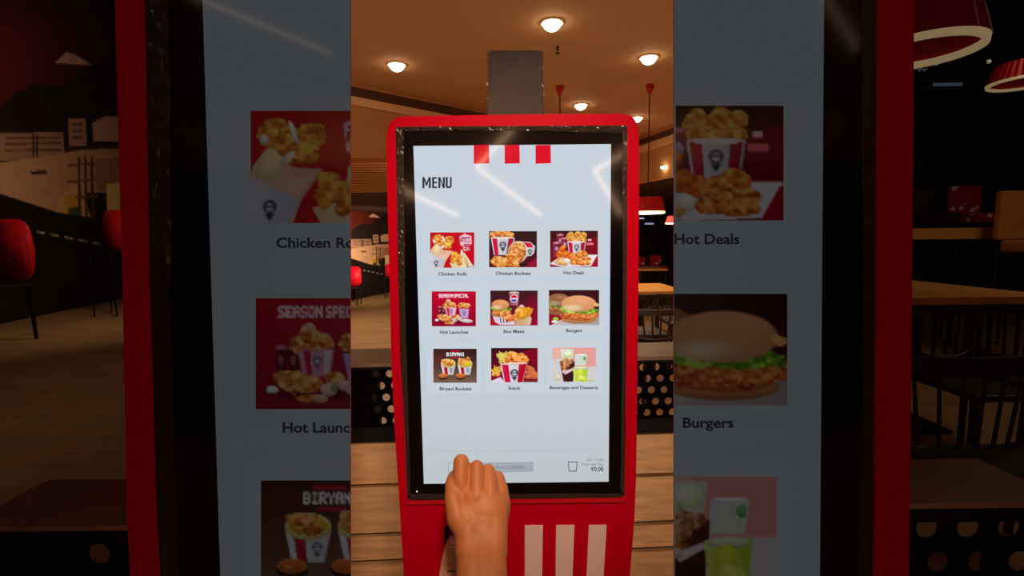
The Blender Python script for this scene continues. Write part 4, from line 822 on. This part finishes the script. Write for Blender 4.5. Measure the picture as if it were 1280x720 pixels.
for P_, lab in (([(236, -6), (415, 68)], 'added faint tube on the ceiling behind the viewer, for the streak in the big left screen'), ([(1028, -6), (1072, 62)], 'added faint tube on the ceiling behind the viewer, for the streak in the big right border')):
    mb = MB(); mb.path([mirror_big(x, y, CEIL - .014) for x, y in P_], .012, 8); tag(mb.build('light_tube', dimtube), lab, 'light tube'); print('tube', [tuple(mirror_big(x, y, CEIL)) for x, y in P_])
# ------------------------------------------------------------------ lights
def area(name, loc, target, size, energy, col=(1, .74, .46), sy=None):
    ld = bpy.data.lights.new(name, 'AREA'); ld.energy = energy; ld.size = size; ld.color = col
    if sy: ld.shape = 'RECTANGLE'; ld.size_y = sy
    lo = bpy.data.objects.new(name, ld); COL.objects.link(lo); lo.location = loc; lo.rotation_euler = (Vector(target) - Vector(loc)).to_track_quat('-Z', 'Y').to_euler(); return lo
def spot(name, loc, target, energy, ang, blend=.5, col=(1, .8, .58), r=.08):
    ld = bpy.data.lights.new(name, 'SPOT'); ld.energy = energy; ld.color = col; ld.spot_size = math.radians(ang); ld.spot_blend = blend; ld.shadow_soft_size = r
    lo = bpy.data.objects.new(name, ld); COL.objects.link(lo); lo.location = loc; lo.rotation_euler = (Vector(target) - Vector(loc)).to_track_quat('-Z', 'Y').to_euler(); return lo
spot('kiosk_fill_spot', (.1, -.25, 2.2), (0, KY, 1.36), 66, 36, .6, col=(1, .74, .5))  # added unseen spot, narrow cone brightens only the small kiosk and hand
for sx in (-1, 1): spot('side_fill_spot', (sx * 1.15, -.15, 2.75), (sx * .62, .75, 1.3), 1.1, 60, .6)  # added unseen spots lift the red edges of the big kiosks
area('plank_fill', (-.42, .87, .8), (-.46, 1.5, .72), .12, .8, (1, .84, .62), sy=.7); area('plank_fill', (.42, .87, .8), (.47, 1.64, .72), .12, 2.1, (1, .84, .62), sy=.7)  # added lights, unseen behind the big kiosks, brighten the planks
area('seating_fill', (-2.4, 8.0, 2.1), (-2.4, 8.2, 0), 1.2, 38)  # unseen light added to brighten the floor near the mural
area('table_fill', (1.75, 7.0, 2.1), (1.75, 7.1, 0), .8, 22)  # unseen light added above the right tables to brighten them
area('back_wall_fill', (0, -3.0, 1.9), (0, -3.9, 2.7), 2.5, 42, sy=.3)  # added wash on the wall, so the black border mirrors something brighter
for i, (x, y) in enumerate(((-1.2, 3.2), (1.1, 3.4), (-1.5, 6.4))):
    ld = bpy.data.lights.new('room_fill', 'POINT'); ld.energy = 8.5; ld.color = (1, .72, .42); ld.shadow_soft_size = .25; lo = bpy.data.objects.new('room_fill', ld); COL.objects.link(lo); lo.location = (x, y, 1.0)  # unseen soft points added to brighten the ceiling and room
area('mural_fill', (-2.6, 9.0, 1.2), (-4, 12.4, 1.1), .6, 30).data.spread = 1.2  # added unseen light aimed at the bright room's mural
area('dark_left_fill', (-3.4, 3.2, 3.6), (-6, 7, 1.0), .8, 12); area('dark_mural_fill', (-5.4, 7.5, 3.0), (-9.2, 10, 2.4), .8, 42); area('dark_right_fill', (4.2, 3.0, 3.4), (4.4, 4.4, .6), .8, 8)  # added unseen lights that keep the two dark rooms readable
w = bpy.data.worlds.new('world'); SC.world = w; w.use_nodes = True; w.node_tree.nodes['Background'].inputs[0].default_value = (1, .7, .5, 1); w.node_tree.nodes['Background'].inputs[1].default_value = .01
SC.view_settings.view_transform = 'Standard'; SC.view_settings.look = 'None'; SC.view_settings.gamma = 1; SC.view_settings.exposure = 0; SC.view_settings.use_curve_mapping = False
